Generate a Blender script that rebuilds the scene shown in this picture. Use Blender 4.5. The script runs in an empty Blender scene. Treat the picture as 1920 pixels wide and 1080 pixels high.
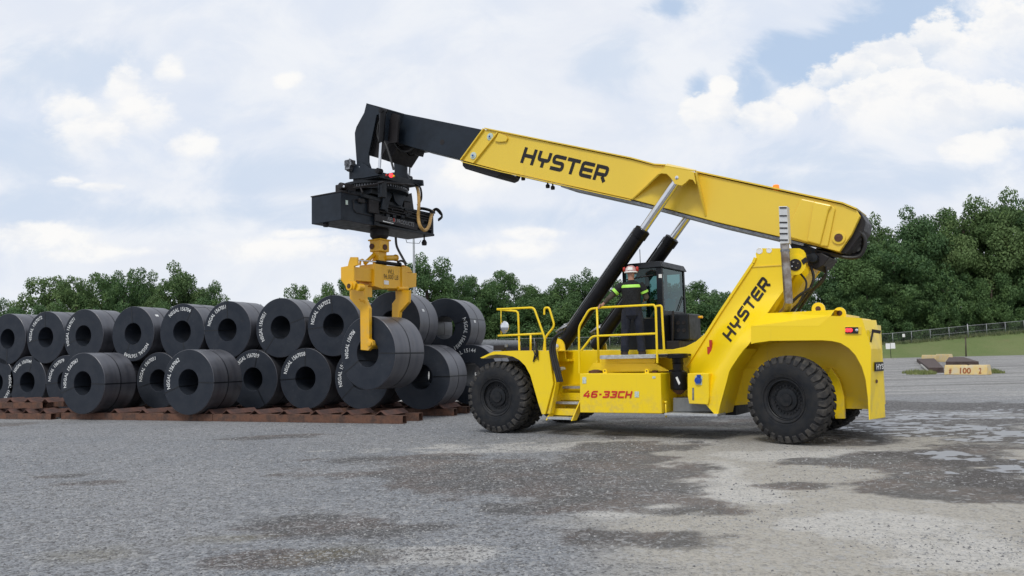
import bpy, bmesh, math, random
from math import sin, cos, pi, radians, atan, sqrt, atan2
from mathutils import Vector, Matrix, noise as mnoise
import numpy as np

S = bpy.context.scene
C = S.collection
# ---------------------------------------------------------------- camera
FPX = 1500.0
CH = 1.73
pitch = atan(129.0 / FPX)
roll = 0.0227
Fv = Vector((0, cos(pitch), sin(pitch)))
U0 = Vector((0, -sin(pitch), cos(pitch)))
R0 = Vector((1, 0, 0))
Rv = cos(roll) * R0 - sin(roll) * U0
Uv = sin(roll) * R0 + cos(roll) * U0
CAM = Vector((0, 0, CH))
cd = bpy.data.cameras.new('camera')
cam = bpy.data.objects.new('camera', cd)
C.objects.link(cam)
m3 = Matrix((Rv, Uv, -Fv)).transposed()
cam.matrix_world = Matrix.Translation(CAM) @ m3.to_4x4()
cd.sensor_width = 36
cd.lens = FPX / 1920 * 36
cd.clip_end = 3000
S.camera = cam
S.view_settings.view_transform = 'Standard'
S.view_settings.look = 'None'
S.view_settings.exposure = 0.0
S.view_settings.gamma = 1.0

SUN_EL, SUN_AZ = radians(52), radians(205)      # azimuth clockwise from +Y
# ---------------------------------------------------------------- node helper
class NT:
    def __init__(s, tree):
        s.t = tree; s.n = tree.nodes; s.l = tree.links
    def node(s, typ, **kw):
        n = s.n.new(typ)
        for k, v in kw.items():
            setattr(n, k, v)
        return n
    def put(s, sock, v):
        if isinstance(v, bpy.types.NodeSocket): s.l.new(v, sock)
        elif v is not None:
            if isinstance(v, (tuple, list)) and len(v) == 3 and sock.type == 'RGBA': v = (*v, 1)
            sock.default_value = v
    def math(s, op, a, b=None, c=None, clamp=False):
        n = s.node('ShaderNodeMath', operation=op); n.use_clamp = clamp
        s.put(n.inputs[0], a)
        if b is not None: s.put(n.inputs[1], b)
        if c is not None: s.put(n.inputs[2], c)
        return n.outputs[0]
    def mix(s, f, a, b):
        n = s.node('ShaderNodeMix', data_type='RGBA')
        s.put(n.inputs[0], f); s.put(n.inputs[6], a); s.put(n.inputs[7], b)
        return n.outputs[2]
    def noise(s, vec, scale, detail=4, rough=0.55, dist=0.0):
        n = s.node('ShaderNodeTexNoise')
        if vec is not None: s.l.new(vec, n.inputs['Vector'])
        n.inputs['Scale'].default_value = scale; n.inputs['Detail'].default_value = detail
        n.inputs['Roughness'].default_value = rough; n.inputs['Distortion'].default_value = dist
        return n.outputs[0]
    def ramp(s, v, lo, hi, a=0.0, b=1.0, smooth=True):
        n = s.node('ShaderNodeMapRange'); n.interpolation_type = 'SMOOTHSTEP' if smooth else 'LINEAR'
        s.put(n.inputs[0], v)
        n.inputs[1].default_value = lo; n.inputs[2].default_value = hi
        n.inputs[3].default_value = a; n.inputs[4].default_value = b
        return n.outputs[0]
    def blob(s, x, y, cx, cy, rx, ry, lo=1.15, hi=0.3, ang=0.0, wob=None):
        dx = s.math('SUBTRACT', x, cx); dy = s.math('SUBTRACT', y, cy)
        if ang:
            ca, sa = cos(ang), sin(ang)
            nx = s.math('ADD', s.math('MULTIPLY', dx, ca), s.math('MULTIPLY', dy, sa))
            ny = s.math('SUBTRACT', s.math('MULTIPLY', dy, ca), s.math('MULTIPLY', dx, sa))
            dx, dy = nx, ny
        dx = s.math('DIVIDE', dx, rx); dy = s.math('DIVIDE', dy, ry)
        d = s.math('SQRT', s.math('ADD', s.math('MULTIPLY', dx, dx), s.math('MULTIPLY', dy, dy)))
        if wob is not None: d = s.math('ADD', d, wob)
        return s.ramp(d, lo, hi)

# ---------------------------------------------------------------- world: hazy sky with broken cloud
W = bpy.data.worlds.new('World'); S.world = W; W.use_nodes = True
w = NT(W.node_tree); w.n.clear()
sky = w.node('ShaderNodeTexSky', sky_type='NISHITA')
sky.sun_disc = False; sky.sun_elevation = SUN_EL; sky.sun_rotation = SUN_AZ
sky.dust_density = 2.0; sky.air_density = 1.0
tc = w.node('ShaderNodeTexCoord')
sep = w.node('ShaderNodeSeparateXYZ'); w.l.new(tc.outputs['Generated'], sep.inputs[0])
dx_, dy_, dz_ = sep.outputs
yy = w.math('MAXIMUM', dy_, 0.08)
u_ = w.math('DIVIDE', dx_, yy); v_ = w.math('DIVIDE', dz_, yy)
zz = w.math('ADD', w.math('MAXIMUM', dz_, 0.0), 0.16)
cmb = w.node('ShaderNodeCombineXYZ')
w.l.new(w.math('DIVIDE', dx_, zz), cmb.inputs[0]); w.l.new(w.math('DIVIDE', dy_, zz), cmb.inputs[1])
pl = cmb.outputs[0]
front = w.ramp(dy_, 0.1, 0.3)
cmb2 = w.node('ShaderNodeCombineXYZ'); w.l.new(u_, cmb2.inputs[0]); w.l.new(w.math('MULTIPLY', v_, 1.5), cmb2.inputs[1])
uv = cmb2.outputs[0]
n_big = w.noise(pl, 0.75, 5, 0.55, 0.3)
n_mid = w.noise(uv, 6.0, 8, 0.6, 0.4)
n_fine = w.noise(uv, 15.0, 8, 0.62, 0.2)
n_puff = w.noise(uv, 9.0, 9, 0.66, 0.1)
wob = w.math('MULTIPLY', w.math('SUBTRACT', n_puff, 0.5), 2.6)
wob2 = w.math('MULTIPLY', w.math('SUBTRACT', n_mid, 0.5), 3.2)
def sv(px, py):                      # a photograph direction as (u, v) slopes
    d = Fv + Rv * (px - 960) / FPX + Uv * (540 - py) / FPX
    return d.x / d.y, d.z / d.y
def sblob(px, py, rx, ry, lo=1.25, hi=0.2, ang=0.0, wb=None):
    a, b = sv(px, py)
    o = w.blob(u_, v_, a, b, rx / FPX, ry / FPX, lo, hi, ang, wb)
    return w.math('MULTIPLY', o, front)
def vmax(lst):
    o = lst[0]
    for q in lst[1:]: o = w.math('MAXIMUM', o, q)
    return o
def cum(px, py, rx, ry, ang=0.0, lo=1.02, hi=.80):      # a heap of cumulus: crisp cauliflower top, soft fading base
    a, b = sv(px, py)
    o = w.blob(u_, v_, a, b, rx / FPX, ry / FPX, 1.10 if px < 1250 else 1.04, .52 if px < 1250 else .72, ang, wob)
    base_ = w.ramp(w.math('ADD', v_, w.math('MULTIPLY', w.math('SUBTRACT', n_mid, .5), .08)), b - ry * 1.05 / FPX, b + ry * .25 / FPX)
    return w.math('MULTIPLY', w.math('MULTIPLY', o, front), base_)
blue = vmax([sblob(1700, 60, 260, 75, 1.1, .5, ang=0.42, wb=wob2), sblob(1480, 130, 90, 60, 1.1, .4, wb=wob2), sblob(1400, 170, 90, 80, 1.1, .4, wb=wob2), sblob(1310, 170, 45, 75, 1.1, .4, wb=wob2),
             sblob(1750, 10, 160, 50, 1.1, .4, wb=wob2), sblob(1270, 10, 70, 30, wb=wob2)])
greyb = vmax([sblob(330, 405, 400, 40, wb=wob2), sblob(60, 390, 200, 50, wb=wob2), sblob(90, 130, 200, 60, wb=wob2), sblob(60, 290, 130, 60, wb=wob2),
              sblob(930, 410, 190, 30, wb=wob2), sblob(560, 330, 200, 50, wb=wob2), sblob(1480, 345, 230, 40, wb=wob2), sblob(1780, 330, 160, 40, wb=wob2), sblob(1150, 120, 90, 60, wb=wob2),
              sblob(1560, 300, 160, 35, wb=wob2), sblob(1850, 240, 90, 25, wb=wob2)])
puff = vmax([cum(140, 215, 62, 48), cum(175, 250, 80, 60), cum(232, 165, 42, 62), cum(318, 138, 36, 34), cum(255, 215, 70, 60), cum(360, 280, 62, 32), cum(130, 345, 36, 16), cum(190, 350, 60, 14),
             cum(60, 450, 120, 34), cum(180, 478, 150, 24), cum(530, 470, 150, 34), cum(560, 440, 70, 14),
             cum(1358, 165, 34, 34), cum(1330, 210, 60, 50), cum(1545, 150, 45, 38), cum(1500, 185, 70, 50), cum(1600, 140, 60, 50), cum(1660, 120, 80, 60), cum(1760, 80, 100, 70), cum(1880, 60, 110, 80), cum(1450, 220, 70, 45), cum(1700, 200, 200, 80), cum(1860, 200, 140, 60),
             cum(1830, 280, 80, 30), cum(1900, 270, 70, 30), cum(905, 330, 90, 50), cum(960, 470, 90, 24), cum(540, 150, 32, 20), cum(1000, 440, 60, 16)])
K = 10.0
def kc(r, g, b): return (r * K, g * K, b * K, 1)
veil = w.ramp(n_big, 0.35, 0.65)
base = w.mix(veil, kc(.70, .775, .905), kc(.81, .845, .92))
base = w.mix(w.ramp(n_mid, 0.38, 0.66), base, kc(.865, .893, .945))
base = w.mix(w.math('MULTIPLY', greyb, 0.7), base, kc(.61, .71, .86))
clear = w.mix(0.42, sky.outputs[0], kc(.50, .70, .98))
clear = w.mix(0.45, clear, kc(.58, .74, .97))
base = w.mix(w.math('MULTIPLY', blue, 0.8), base, clear)
lit = w.mix(w.ramp(n_fine, 0.34, 0.56), kc(.86, .88, .92), kc(.985, .975, .96))
base = w.mix(w.math('MULTIPLY', puff, .92), base, lit)
hz = w.ramp(v_, 0.16, 0.0)
base = w.mix(w.math('MULTIPLY', w.math('MULTIPLY', hz, front), 0.45), base, kc(.78, .84, .91))
bg = w.node('ShaderNodeBackground'); w.l.new(base, bg.inputs[0]); bg.inputs[1].default_value = 0.1
wo = w.node('ShaderNodeOutputWorld'); w.l.new(bg.outputs[0], wo.inputs[0])

ld = bpy.data.lights.new('sun', 'SUN'); ld.energy = 1.7; ld.angle = radians(14); ld.color = (1, .96, .89)
sun = bpy.data.objects.new('sun', ld); C.objects.link(sun)
sd = Vector((sin(SUN_AZ) * cos(SUN_EL), cos(SUN_AZ) * cos(SUN_EL), sin(SUN_EL)))
sun.rotation_euler = sd.to_track_quat('Z', 'Y').to_euler(); sun.location = sd * 60

# ---------------------------------------------------------------- projection helpers (photo pixel -> place in the yard)
def ray(px, py): return Fv + Rv * (px - 960) / FPX + Uv * (540 - py) / FPX
def ground(px, py, z=0.0):
    d = ray(px, py); return CAM + d * ((z - CH) / d.z)
def at_depth(px, py, Y):
    d = ray(px, py); return CAM + d * (Y / d.y)
TH = radians(33)
ORG = ground(935, 813)
TX = Vector((cos(TH), -sin(TH), 0)); TY = Vector((sin(TH), cos(TH), 0))
def tp(px, py, t):                    # pixel -> (s, z) on the machine's lengthwise plane t
    d = ray(px, py); k = ((ORG - CAM).dot(TY) + t) / d.dot(TY); q = CAM + d * k - ORG
    return q.dot(TX), q.z
def tp3(px, py, t): s, z = tp(px, py, t); return Vector((s, t, z))
def ts3(px, py, s0):                  # pixel -> point on the machine's crosswise plane s
    d = ray(px, py); k = ((ORG - CAM).dot(TX) + s0) / d.dot(TX); q = CAM + d * k - ORG
    return Vector((s0, q.dot(TY), q.z))

# ---------------------------------------------------------------- materials
def principled(name):
    m = bpy.data.materials.new(name); m.use_nodes = True
    t = NT(m.node_tree); b = t.n['Principled BSDF']
    return m, t, b
def objco(t):
    return t.node('ShaderNodeTexCoord').outputs['Object']
def mat(name, col, rough=0.5, metal=0.0, var=0.12, scale=3.0, col2=None, bump=0.0, bscale=40.0, coat=0.0, amount=0.5, spec=0.5):
    m, t, b = principled(name); co = objco(t)
    n = t.noise(co, scale, 6, 0.62)
    c2 = col2 or tuple(max(0, c * (1 - var)) for c in col)
    b_c = t.mix(t.math('MULTIPLY', t.ramp(n, 0.35, 0.68), amount * 2 if amount < .5 else 1.0), (*col, 1), (*c2, 1))
    t.put(b.inputs['Base Color'], b_c)
    t.put(b.inputs['Roughness'], t.ramp(t.noise(co, scale * 4, 4), 0.3, 0.7, rough * 0.85, min(1, rough * 1.15)))
    b.inputs['Metallic'].default_value = metal
    b.inputs['Coat Weight'].default_value = coat
    b.inputs['Specular IOR Level'].default_value = spec
    if bump:
        bn = t.node('ShaderNodeBump'); bn.inputs['Strength'].default_value = bump; bn.inputs['Distance'].default_value = 0.02
        t.l.new(t.noise(co, bscale, 6, 0.65), bn.inputs['Height']); t.l.new(bn.outputs[0], b.inputs['Normal'])
    return m
def yellow(name, col, dirt):
    m, t, b = principled(name); co = objco(t)
    n = t.noise(co, 1.6, 8, 0.62)
    mp = t.node('ShaderNodeMapping'); mp.inputs['Scale'].default_value = (9, 9, 0.9); t.l.new(co, mp.inputs[0])
    streak = t.noise(mp.outputs[0], 1.0, 6, 0.6)
    c = t.mix(t.ramp(n, .3, .75, 0, .35), (*col, 1), (col[0] * .93, col[1] * .9, col[2] * 1.1, 1))
    c = t.mix(t.math('MULTIPLY', t.ramp(streak, .58, .8), dirt), c, (.35, .25, .09, 1))
    sz = t.node('ShaderNodeSeparateXYZ'); t.l.new(co, sz.inputs[0]); low = t.math('MULTIPLY', t.ramp(sz.outputs[2], 1.2, .45), t.ramp(t.noise(co, 6, 7, .7), .42, .7)); c = t.mix(t.math('MULTIPLY', low, .4), c, (.40, .33, .18, 1))
    speck = t.ramp(t.noise(co, 26, 3, .5), .68, .76, 0, dirt * .9)
    c = t.mix(speck, c, (.22, .15, .07, 1))
    t.put(b.inputs['Base Color'], c)
    t.put(b.inputs['Roughness'], t.ramp(n, .3, .7, .3, .48))
    b.inputs['Coat Weight'].default_value = 0.15; b.inputs['Coat Roughness'].default_value = 0.2
    bn = t.node('ShaderNodeBump'); bn.inputs['Strength'].default_value = .05; bn.inputs['Distance'].default_value = .02
    t.l.new(t.noise(co, 5, 3, .5), bn.inputs['Height']); t.l.new(bn.outputs[0], b.inputs['Normal'])
    return m
M = {}
M['yel'] = yellow('yellow_paint', (.90, .645, .004), .18)
M['yelb'] = yellow('yellow_boom_paint', (.80, .565, .045), .14)
M['tong'] = yellow('amber_paint', (.80, .43, .006), .3)
M['blk'] = mat('black_paint', (.012, .015, .020), .42, spec=.25, var=.4, scale=2, bump=.05, bscale=12)
M['blkg'] = mat('slate_paint', (.016, .023, .034), .42, spec=.25, var=.3, scale=1.4, bump=.04, bscale=8)
M['cyl'] = mat('black_cylinder', (.006, .006, .008), .38, var=.4, scale=5, spec=.22)
M['rub'] = mat('hose_rubber', (.013, .013, .014), .5, var=.3, scale=10)
M['tyre'] = mat('tyre_rubber', (.011, .013, .017), .62, spec=.25, col2=(.024, .024, .025), scale=5, bump=.25, bscale=30)
M['tread'] = mat('tyre_tread', (.026, .026, .028), .85, spec=.25, col2=(.075, .070, .064), scale=7, bump=.3, bscale=40)
M['rim'] = mat('black_rim', (.008, .010, .013), .45, spec=.25, col2=(.022, .022, .024), scale=9)
M['chrome'] = mat('chrome', (.75, .76, .78), .18, 1.0, var=.1)
M['alu'] = mat('aluminium_tread', (.55, .57, .58), .5, .6, var=.25, scale=12, bump=.3, bscale=120)
M['galv'] = mat('galvanised', (.42, .44, .45), .5, .5, var=.2, scale=6)
M['guard'] = mat('pale_guard', (.66, .67, .67), .45, .3, var=.15)
M['exh'] = mat('burnt_steel', (.42, .39, .36), .38, .85, col2=(.20, .15, .11), scale=5)
M['steel'] = mat('dull_steel', (.30, .31, .33), .45, .8, var=.4, scale=12)
M['rusty'] = mat('rusty_pin', (.12, .05, .03), .8, col2=(.06, .03, .02), scale=20)
M['rust'] = mat('rusty_beam', (.145, .068, .042), .85, col2=(.07, .042, .033), scale=4, bump=.3, bscale=30)
M['rust2'] = mat('rusty_plate', (.135, .066, .05), .85, col2=(.07, .045, .042), scale=3, bump=.3, bscale=30)
M['white'] = mat('white_marking', (.78, .80, .80), .7, col2=(.62, .64, .66), scale=25)
M['greyp'] = mat('grey_lettering', (.36, .37, .39), .6, var=.4, scale=30)
M['faint'] = mat('faded_marking', (.10, .105, .115), .7, var=.3, scale=25)
M['ink'] = mat('black_lettering', (.022, .02, .022), .5, spec=.25, var=.2)
M['red'] = mat('red_lettering', (.62, .02, .015), .5, var=.1)
M['redp'] = mat('red_plastic', (.50, .035, .02), .4, var=.2)
M['blue'] = mat('blue_cap', (.01, .06, .35), .4)
M['stick'] = mat('sticker', (.62, .66, .62), .5, col2=(.35, .5, .42), scale=30)
M['hosey'] = mat('tan_hose', (.50, .30, .09), .6, var=.3, scale=20)
M['skin'] = mat('skin', (.42, .22, .15), .55, var=.2, scale=14)
M['navy'] = mat('navy_cloth', (.008, .011, .022), .9, col2=(.016, .02, .036), scale=9, bump=.5, bscale=25)
M['black_cloth'] = mat('black_cloth', (.009, .010, .012), .95, var=.4, scale=9, bump=.4, bscale=25)
M['hivis'] = mat('hi_vis_band', (.42, .85, .10), .5, var=.1)
M['boot'] = mat('boot_leather', (.06, .04, .03), .7, var=.4, scale=9)
M['helmet'] = mat('red_helmet', (.45, .05, .05), .3, col2=(.60, .56, .54), scale=9, var=.2)
M['whelmet'] = mat('white_helmet', (.8, .8, .8), .3)
M['teal'] = mat('teal_cloth', (.03, .25, .28), .9, var=.3)
M['conc'] = mat('yellow_concrete', (.68, .50, .20), .85, col2=(.60, .52, .36), scale=3, bump=.3)
M['conc2'] = mat('grey_concrete', (.42, .41, .38), .9, var=.25, scale=3)
M['grate'] = mat('brown_grating', (.085, .058, .052), .9, var=.4, scale=3, bump=.4)
M['signw'] = mat('sign_white', (.80, .80, .78), .5, var=.05)
M['carp'] = mat('dark_car_paint', (.03, .035, .045), .25)
M['teald'] = mat('teal_drum_paint', (.06, .30, .36), .5)
M['panel'] = mat('grey_panel', (.20, .21, .22), .6, metal=.3, var=.25)
M['bark'] = mat('bark', (.09, .07, .055), .9, var=.4, scale=2, bump=.5, bscale=8)

def emis(name, col, st):
    m, t, b = principled(name); t.put(b.inputs['Base Color'], (*col, 1)); t.put(b.inputs['Emission Color'], (*col, 1)); b.inputs['Emission Strength'].default_value = st
    b.inputs['Roughness'].default_value = .3
    return m
M['lampr'] = emis('lit_red_lamp', (1, .03, .04), 2.2)
M['beacon'] = emis('amber_beacon', (1, .25, .02), .35)
def glass():
    m, t, b = principled('tinted_glass')
    tr = t.node('ShaderNodeBsdfTransparent'); tr.inputs[0].default_value = (.30, .46, .46, 1)
    gl = t.node('ShaderNodeBsdfGlossy'); gl.inputs['Roughness'].default_value = .03; gl.inputs[0].default_value = (.8, .95, .95, 1)
    fr = t.node('ShaderNodeLayerWeight'); fr.inputs[0].default_value = .5
    mx = t.node('ShaderNodeMixShader'); t.l.new(t.math('ADD', t.math('MULTIPLY', t.math('POWER', fr.outputs['Facing'], 4), .6), .05), mx.inputs[0]); t.l.new(tr.outputs[0], mx.inputs[1]); t.l.new(gl.outputs[0], mx.inputs[2])
    t.l.new(mx.outputs[0], t.n['Material Output'].inputs[0]); return m
M['glass'] = glass()
def coil_mat():
    m, t, b = principled('hot_rolled_steel'); co = objco(t)
    sp = t.node('ShaderNodeSeparateXYZ'); t.l.new(co, sp.inputs[0])
    r = t.math('SQRT', t.math('ADD', t.math('MULTIPLY', sp.outputs[0], sp.outputs[0]), t.math('MULTIPLY', sp.outputs[2], sp.outputs[2])))
    # wraps: fine ring lines on the end faces, soft bands round the barrel
    cb = t.node('ShaderNodeCombineXYZ'); t.l.new(r, cb.inputs[0])
    rings = t.noise(cb.outputs[0], 75, 3, .7)
    cb2 = t.node('ShaderNodeCombineXYZ'); t.l.new(sp.outputs[1], cb2.inputs[1]); t.l.new(r, cb2.inputs[0])
    bands = t.noise(cb2.outputs[0], 5, 3, .5)
    oi = t.node('ShaderNodeObjectInfo')
    n = t.noise(co, 2.2, 7, .6)
    c = t.mix(t.ramp(n, .3, .7), (.020, .026, .038, 1), (.034, .040, .052, 1))
    c = t.mix(t.ramp(rings, .35, .7, 0, .45), c, (.013, .017, .026, 1))
    c = t.mix(t.ramp(t.noise(co, 4, 7, .75), .56, .78, 0, .4), c, (.070, .052, .045, 1)); c = t.mix(t.ramp(t.noise(co, 2.5, 6, .7, 1.5), .6, .7, 0, .25), c, (.07, .08, .10, 1))
    c = t.mix(t.math('MULTIPLY', oi.outputs['Random'], .3), c, (.036, .040, .048, 1))
    barrel = t.math('GREATER_THAN', r, .962); bc = t.mix(t.ramp(bands, .35, .65), (.085, .088, .104, 1), (.115, .116, .132, 1)); bc = t.mix(t.ramp(t.noise(co, 3, 7, .7), .5, .75, 0, .6), bc, (.065, .058, .058, 1))
    c = t.mix(barrel, c, bc)
    t.put(b.inputs['Base Color'], c)
    t.put(b.inputs['Roughness'], t.math('SUBTRACT', t.ramp(bands, .3, .7, .46, .56), t.math('MULTIPLY', barrel, .12))); t.put(b.inputs['Metallic'], t.math('MULTIPLY', barrel, .45))
    t.put(b.inputs['Specular IOR Level'], t.math('ADD', .16, t.math('MULTIPLY', barrel, .84)))
    bn = t.node('ShaderNodeBump'); bn.inputs['Strength'].default_value = .25; bn.inputs['Distance'].default_value = .006
    t.l.new(rings, bn.inputs['Height']); t.l.new(bn.outputs[0], b.inputs['Normal'])
    return m
M['coil'] = coil_mat()
def leaf_mat(name, a, bcol, c3):
    m, t, b = principled(name); co = objco(t); oi = t.node('ShaderNodeObjectInfo')
    c = t.mix(t.ramp(t.noise(co, .55, 3), .35, .65), (*a, 1), (*bcol, 1))
    c = t.mix(t.math('MULTIPLY', oi.outputs['Random'], .6), c, (*c3, 1))
    c = t.mix(t.ramp(t.noise(co, 6, 2), .5, .7, 0, .5), c, (bcol[0] * 1.3, bcol[1] * 1.25, bcol[2] * 1.1, 1))
    t.put(b.inputs['Base Color'], c); b.inputs['Roughness'].default_value = .6; b.inputs['Specular IOR Level'].default_value = .25
    tl = t.node('ShaderNodeBsdfTranslucent'); t.l.new(c, tl.inputs[0])
    mx = t.node('ShaderNodeMixShader'); mx.inputs[0].default_value = .3
    t.l.new(b.outputs[0], mx.inputs[1]); t.l.new(tl.outputs[0], mx.inputs[2]); t.l.new(mx.outputs[0], t.n['Material Output'].inputs[0])
    return m
M['leaf'] = leaf_mat('foliage', (.062, .125, .044), (.130, .215, .072), (.066, .132, .060))
M['leaf2'] = leaf_mat('foliage_light', (.085, .150, .052), (.160, .235, .088), (.085, .150, .060))

# ---------------------------------------------------------------- mesh builder
OFF = {}
class MB:
    def __init__(s): s.v = []; s.f = []; s.sm = []
    def add(s, vs, fs, smooth=False):
        o = len(s.v); s.v += [tuple(p) for p in vs]
        for f in fs: s.f.append(tuple(i + o for i in f)); s.sm.append(smooth)
        return s
    def prism(s, pts, t0, t1):       # pts [(s,z)] outline extruded across the machine
        n = len(pts); a = sum(pts[i][0] * pts[(i + 1) % n][1] - pts[(i + 1) % n][0] * pts[i][1] for i in range(n))
        if a < 0: pts = pts[::-1]
        vs = [(p[0], t0, p[1]) for p in pts] + [(p[0], t1, p[1]) for p in pts]
        fs = [tuple(range(n)), tuple(range(2 * n - 1, n - 1, -1))]
        for i in range(n): j = (i + 1) % n; fs.append((i, i + n, j + n, j))
        return s.add(vs, fs)
    def pprism(s, pix, t0, t1, dt=None):   # outline traced on plane t0 (or dt), given its own thickness
        return s.prism([tp(x, y, t0 if dt is None else dt) for x, y in pix], t0, t1)
    def box(s, x0, x1, y0, y1, z0, z1):
        vs = [(x, y, z) for z in (z0, z1) for y in (y0, y1) for x in (x0, x1)]
        return s.add(vs, [(0, 2, 3, 1), (4, 5, 7, 6), (0, 1, 5, 4), (2, 6, 7, 3), (0, 4, 6, 2), (1, 3, 7, 5)])
    def hexa(s, vs): return s.add(vs, [(0, 3, 2, 1), (4, 5, 6, 7), (0, 1, 5, 4), (1, 2, 6, 5), (2, 3, 7, 6), (3, 0, 4, 7)])
    def beam(s, p0, p1, wd, ht, up=(0, 0, 1)):
        p0 = Vector(p0); p1 = Vector(p1); d = (p1 - p0).normalized(); r = d.cross(Vector(up)).normalized(); u = r.cross(d)
        q = []
        for p in (p0, p1):
            for a, b in ((-1, -1), (1, -1), (1, 1), (-1, 1)): q.append(p + r * (a * wd / 2) + u * (b * ht / 2))
        return s.hexa(q)
    def tube(s, pts, r, n=10, cap=True):
        pts = [Vector(p) for p in pts]; rs = r if isinstance(r, (list, tuple)) else [r] * len(pts)
        rings = []; prev = None
        for i, p in enumerate(pts):
            if i == 0: d = pts[1] - p
            elif i == len(pts) - 1: d = p - pts[i - 1]
            else: d = (pts[i + 1] - p).normalized() + (p - pts[i - 1]).normalized()
            d.normalize()
            if prev is None:
                a = Vector((0, 0, 1)) if abs(d.z) < .9 else Vector((1, 0, 0)); x = d.cross(a).normalized()
            else: x = (prev - d * prev.dot(d)).normalized()
            prev = x; y = d.cross(x)
            rings.append([p + (x * cos(2 * pi * k / n) + y * sin(2 * pi * k / n)) * rs[i] for k in range(n)])
        o = len(s.v)
        for rg in rings: s.v += [tuple(q) for q in rg]
        for i in range(len(rings) - 1):
            for k in range(n):
                k2 = (k + 1) % n; s.f.append((o + i * n + k, o + i * n + k2, o + (i + 1) * n + k2, o + (i + 1) * n + k)); s.sm.append(True)
        if cap:
            s.f.append(tuple(o + k for k in range(n))[::-1]); s.sm.append(False)
            e = o + (len(rings) - 1) * n; s.f.append(tuple(e + k for k in range(n))); s.sm.append(False)
        return s
    def lathe(s, c, ax, prof, n=48, sharp=True, closed=False, flat=()):   # prof [(radius, distance along ax)]
        c = Vector(c); ax = Vector(ax).normalized(); a = Vector((0, 0, 1)) if abs(ax.z) < .9 else Vector((1, 0, 0))
        x = ax.cross(a).normalized(); y = ax.cross(x); m = len(prof)
        segs = range(m if closed else m - 1)
        for i in segs:
            (r0, h0), (r1, h1) = prof[i], prof[(i + 1) % m]
            o = len(s.v)
            for r, h in ((r0, h0), (r1, h1)):
                for k in range(n):
                    g = 2 * pi * k / n; s.v.append(tuple(c + ax * h + (x * cos(g) + y * sin(g)) * r))
            for k in range(n):
                k2 = (k + 1) % n; s.f.append((o + k, o + k2, o + n + k2, o + n + k)); s.sm.append(True)
        return s
    def disc(s, c, ax, r, n=24):
        c = Vector(c); ax = Vector(ax).normalized(); a = Vector((0, 0, 1)) if abs(ax.z) < .9 else Vector((1, 0, 0))
        x = ax.cross(a).normalized(); y = ax.cross(x)
        return s.add([c + (x * cos(2 * pi * k / n) + y * sin(2 * pi * k / n)) * r for k in range(n)], [tuple(range(n))])
    def cyl(s, p0, p1, r, n=20): return s.tube([p0, p1], r, n)
    def build(s, name, m, parent=None, bevel=0, props=None, world=False):
        off = OFF.get(parent.name, Vector((0, 0, 0))) if parent is not None else Vector((0, 0, 0))
        me = bpy.data.meshes.new(name)
        me.from_pydata([(v[0] - off.x, v[1] - off.y, v[2] - off.z) for v in s.v], [], s.f)
        me.polygons.foreach_set('use_smooth', s.sm); me.update()
        bm = bmesh.new(); bm.from_mesh(me); bmesh.ops.remove_doubles(bm, verts=bm.verts, dist=1e-5); bmesh.ops.recalc_face_normals(bm, faces=bm.faces)
        for e in bm.edges:
            if len(e.link_faces) == 2 and e.calc_face_angle(0) > radians(32): e.smooth = False
        bm.to_mesh(me); bm.free()
        me.materials.append(M[m] if isinstance(m, str) else m)
        o = bpy.data.objects.new(name, me); C.objects.link(o)
        if parent is not None: o.parent = parent; OFF[o.name] = off
        if bevel:
            b = o.modifiers.new('bevel', 'BEVEL'); b.width = bevel; b.segments = 2; b.limit_method = 'ANGLE'; b.angle_limit = radians(35)
        if props:
            for k, v in props.items(): o[k] = v
        return o
def tag(o, label=None, cat=None, group=None, kind=None):
    if label: o['label'] = label
    if cat: o['category'] = cat
    if group: o['group'] = group
    if kind: o['kind'] = kind
    return o
def empty(name, loc, rz=0.0, off=(0, 0, 0)):
    o = bpy.data.objects.new(name, None); C.objects.link(o); o.location = loc; o.rotation_euler = (0, 0, rz)
    o.empty_display_size = .2; OFF[o.name] = Vector(off); return o
def machine_frame(name, off):         # an Empty in the machine's own frame, standing at local point off
    p = ORG + TX * off[0] + TY * off[1] + Vector((0, 0, off[2]))
    return empty(name, p, -TH, off)

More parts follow.
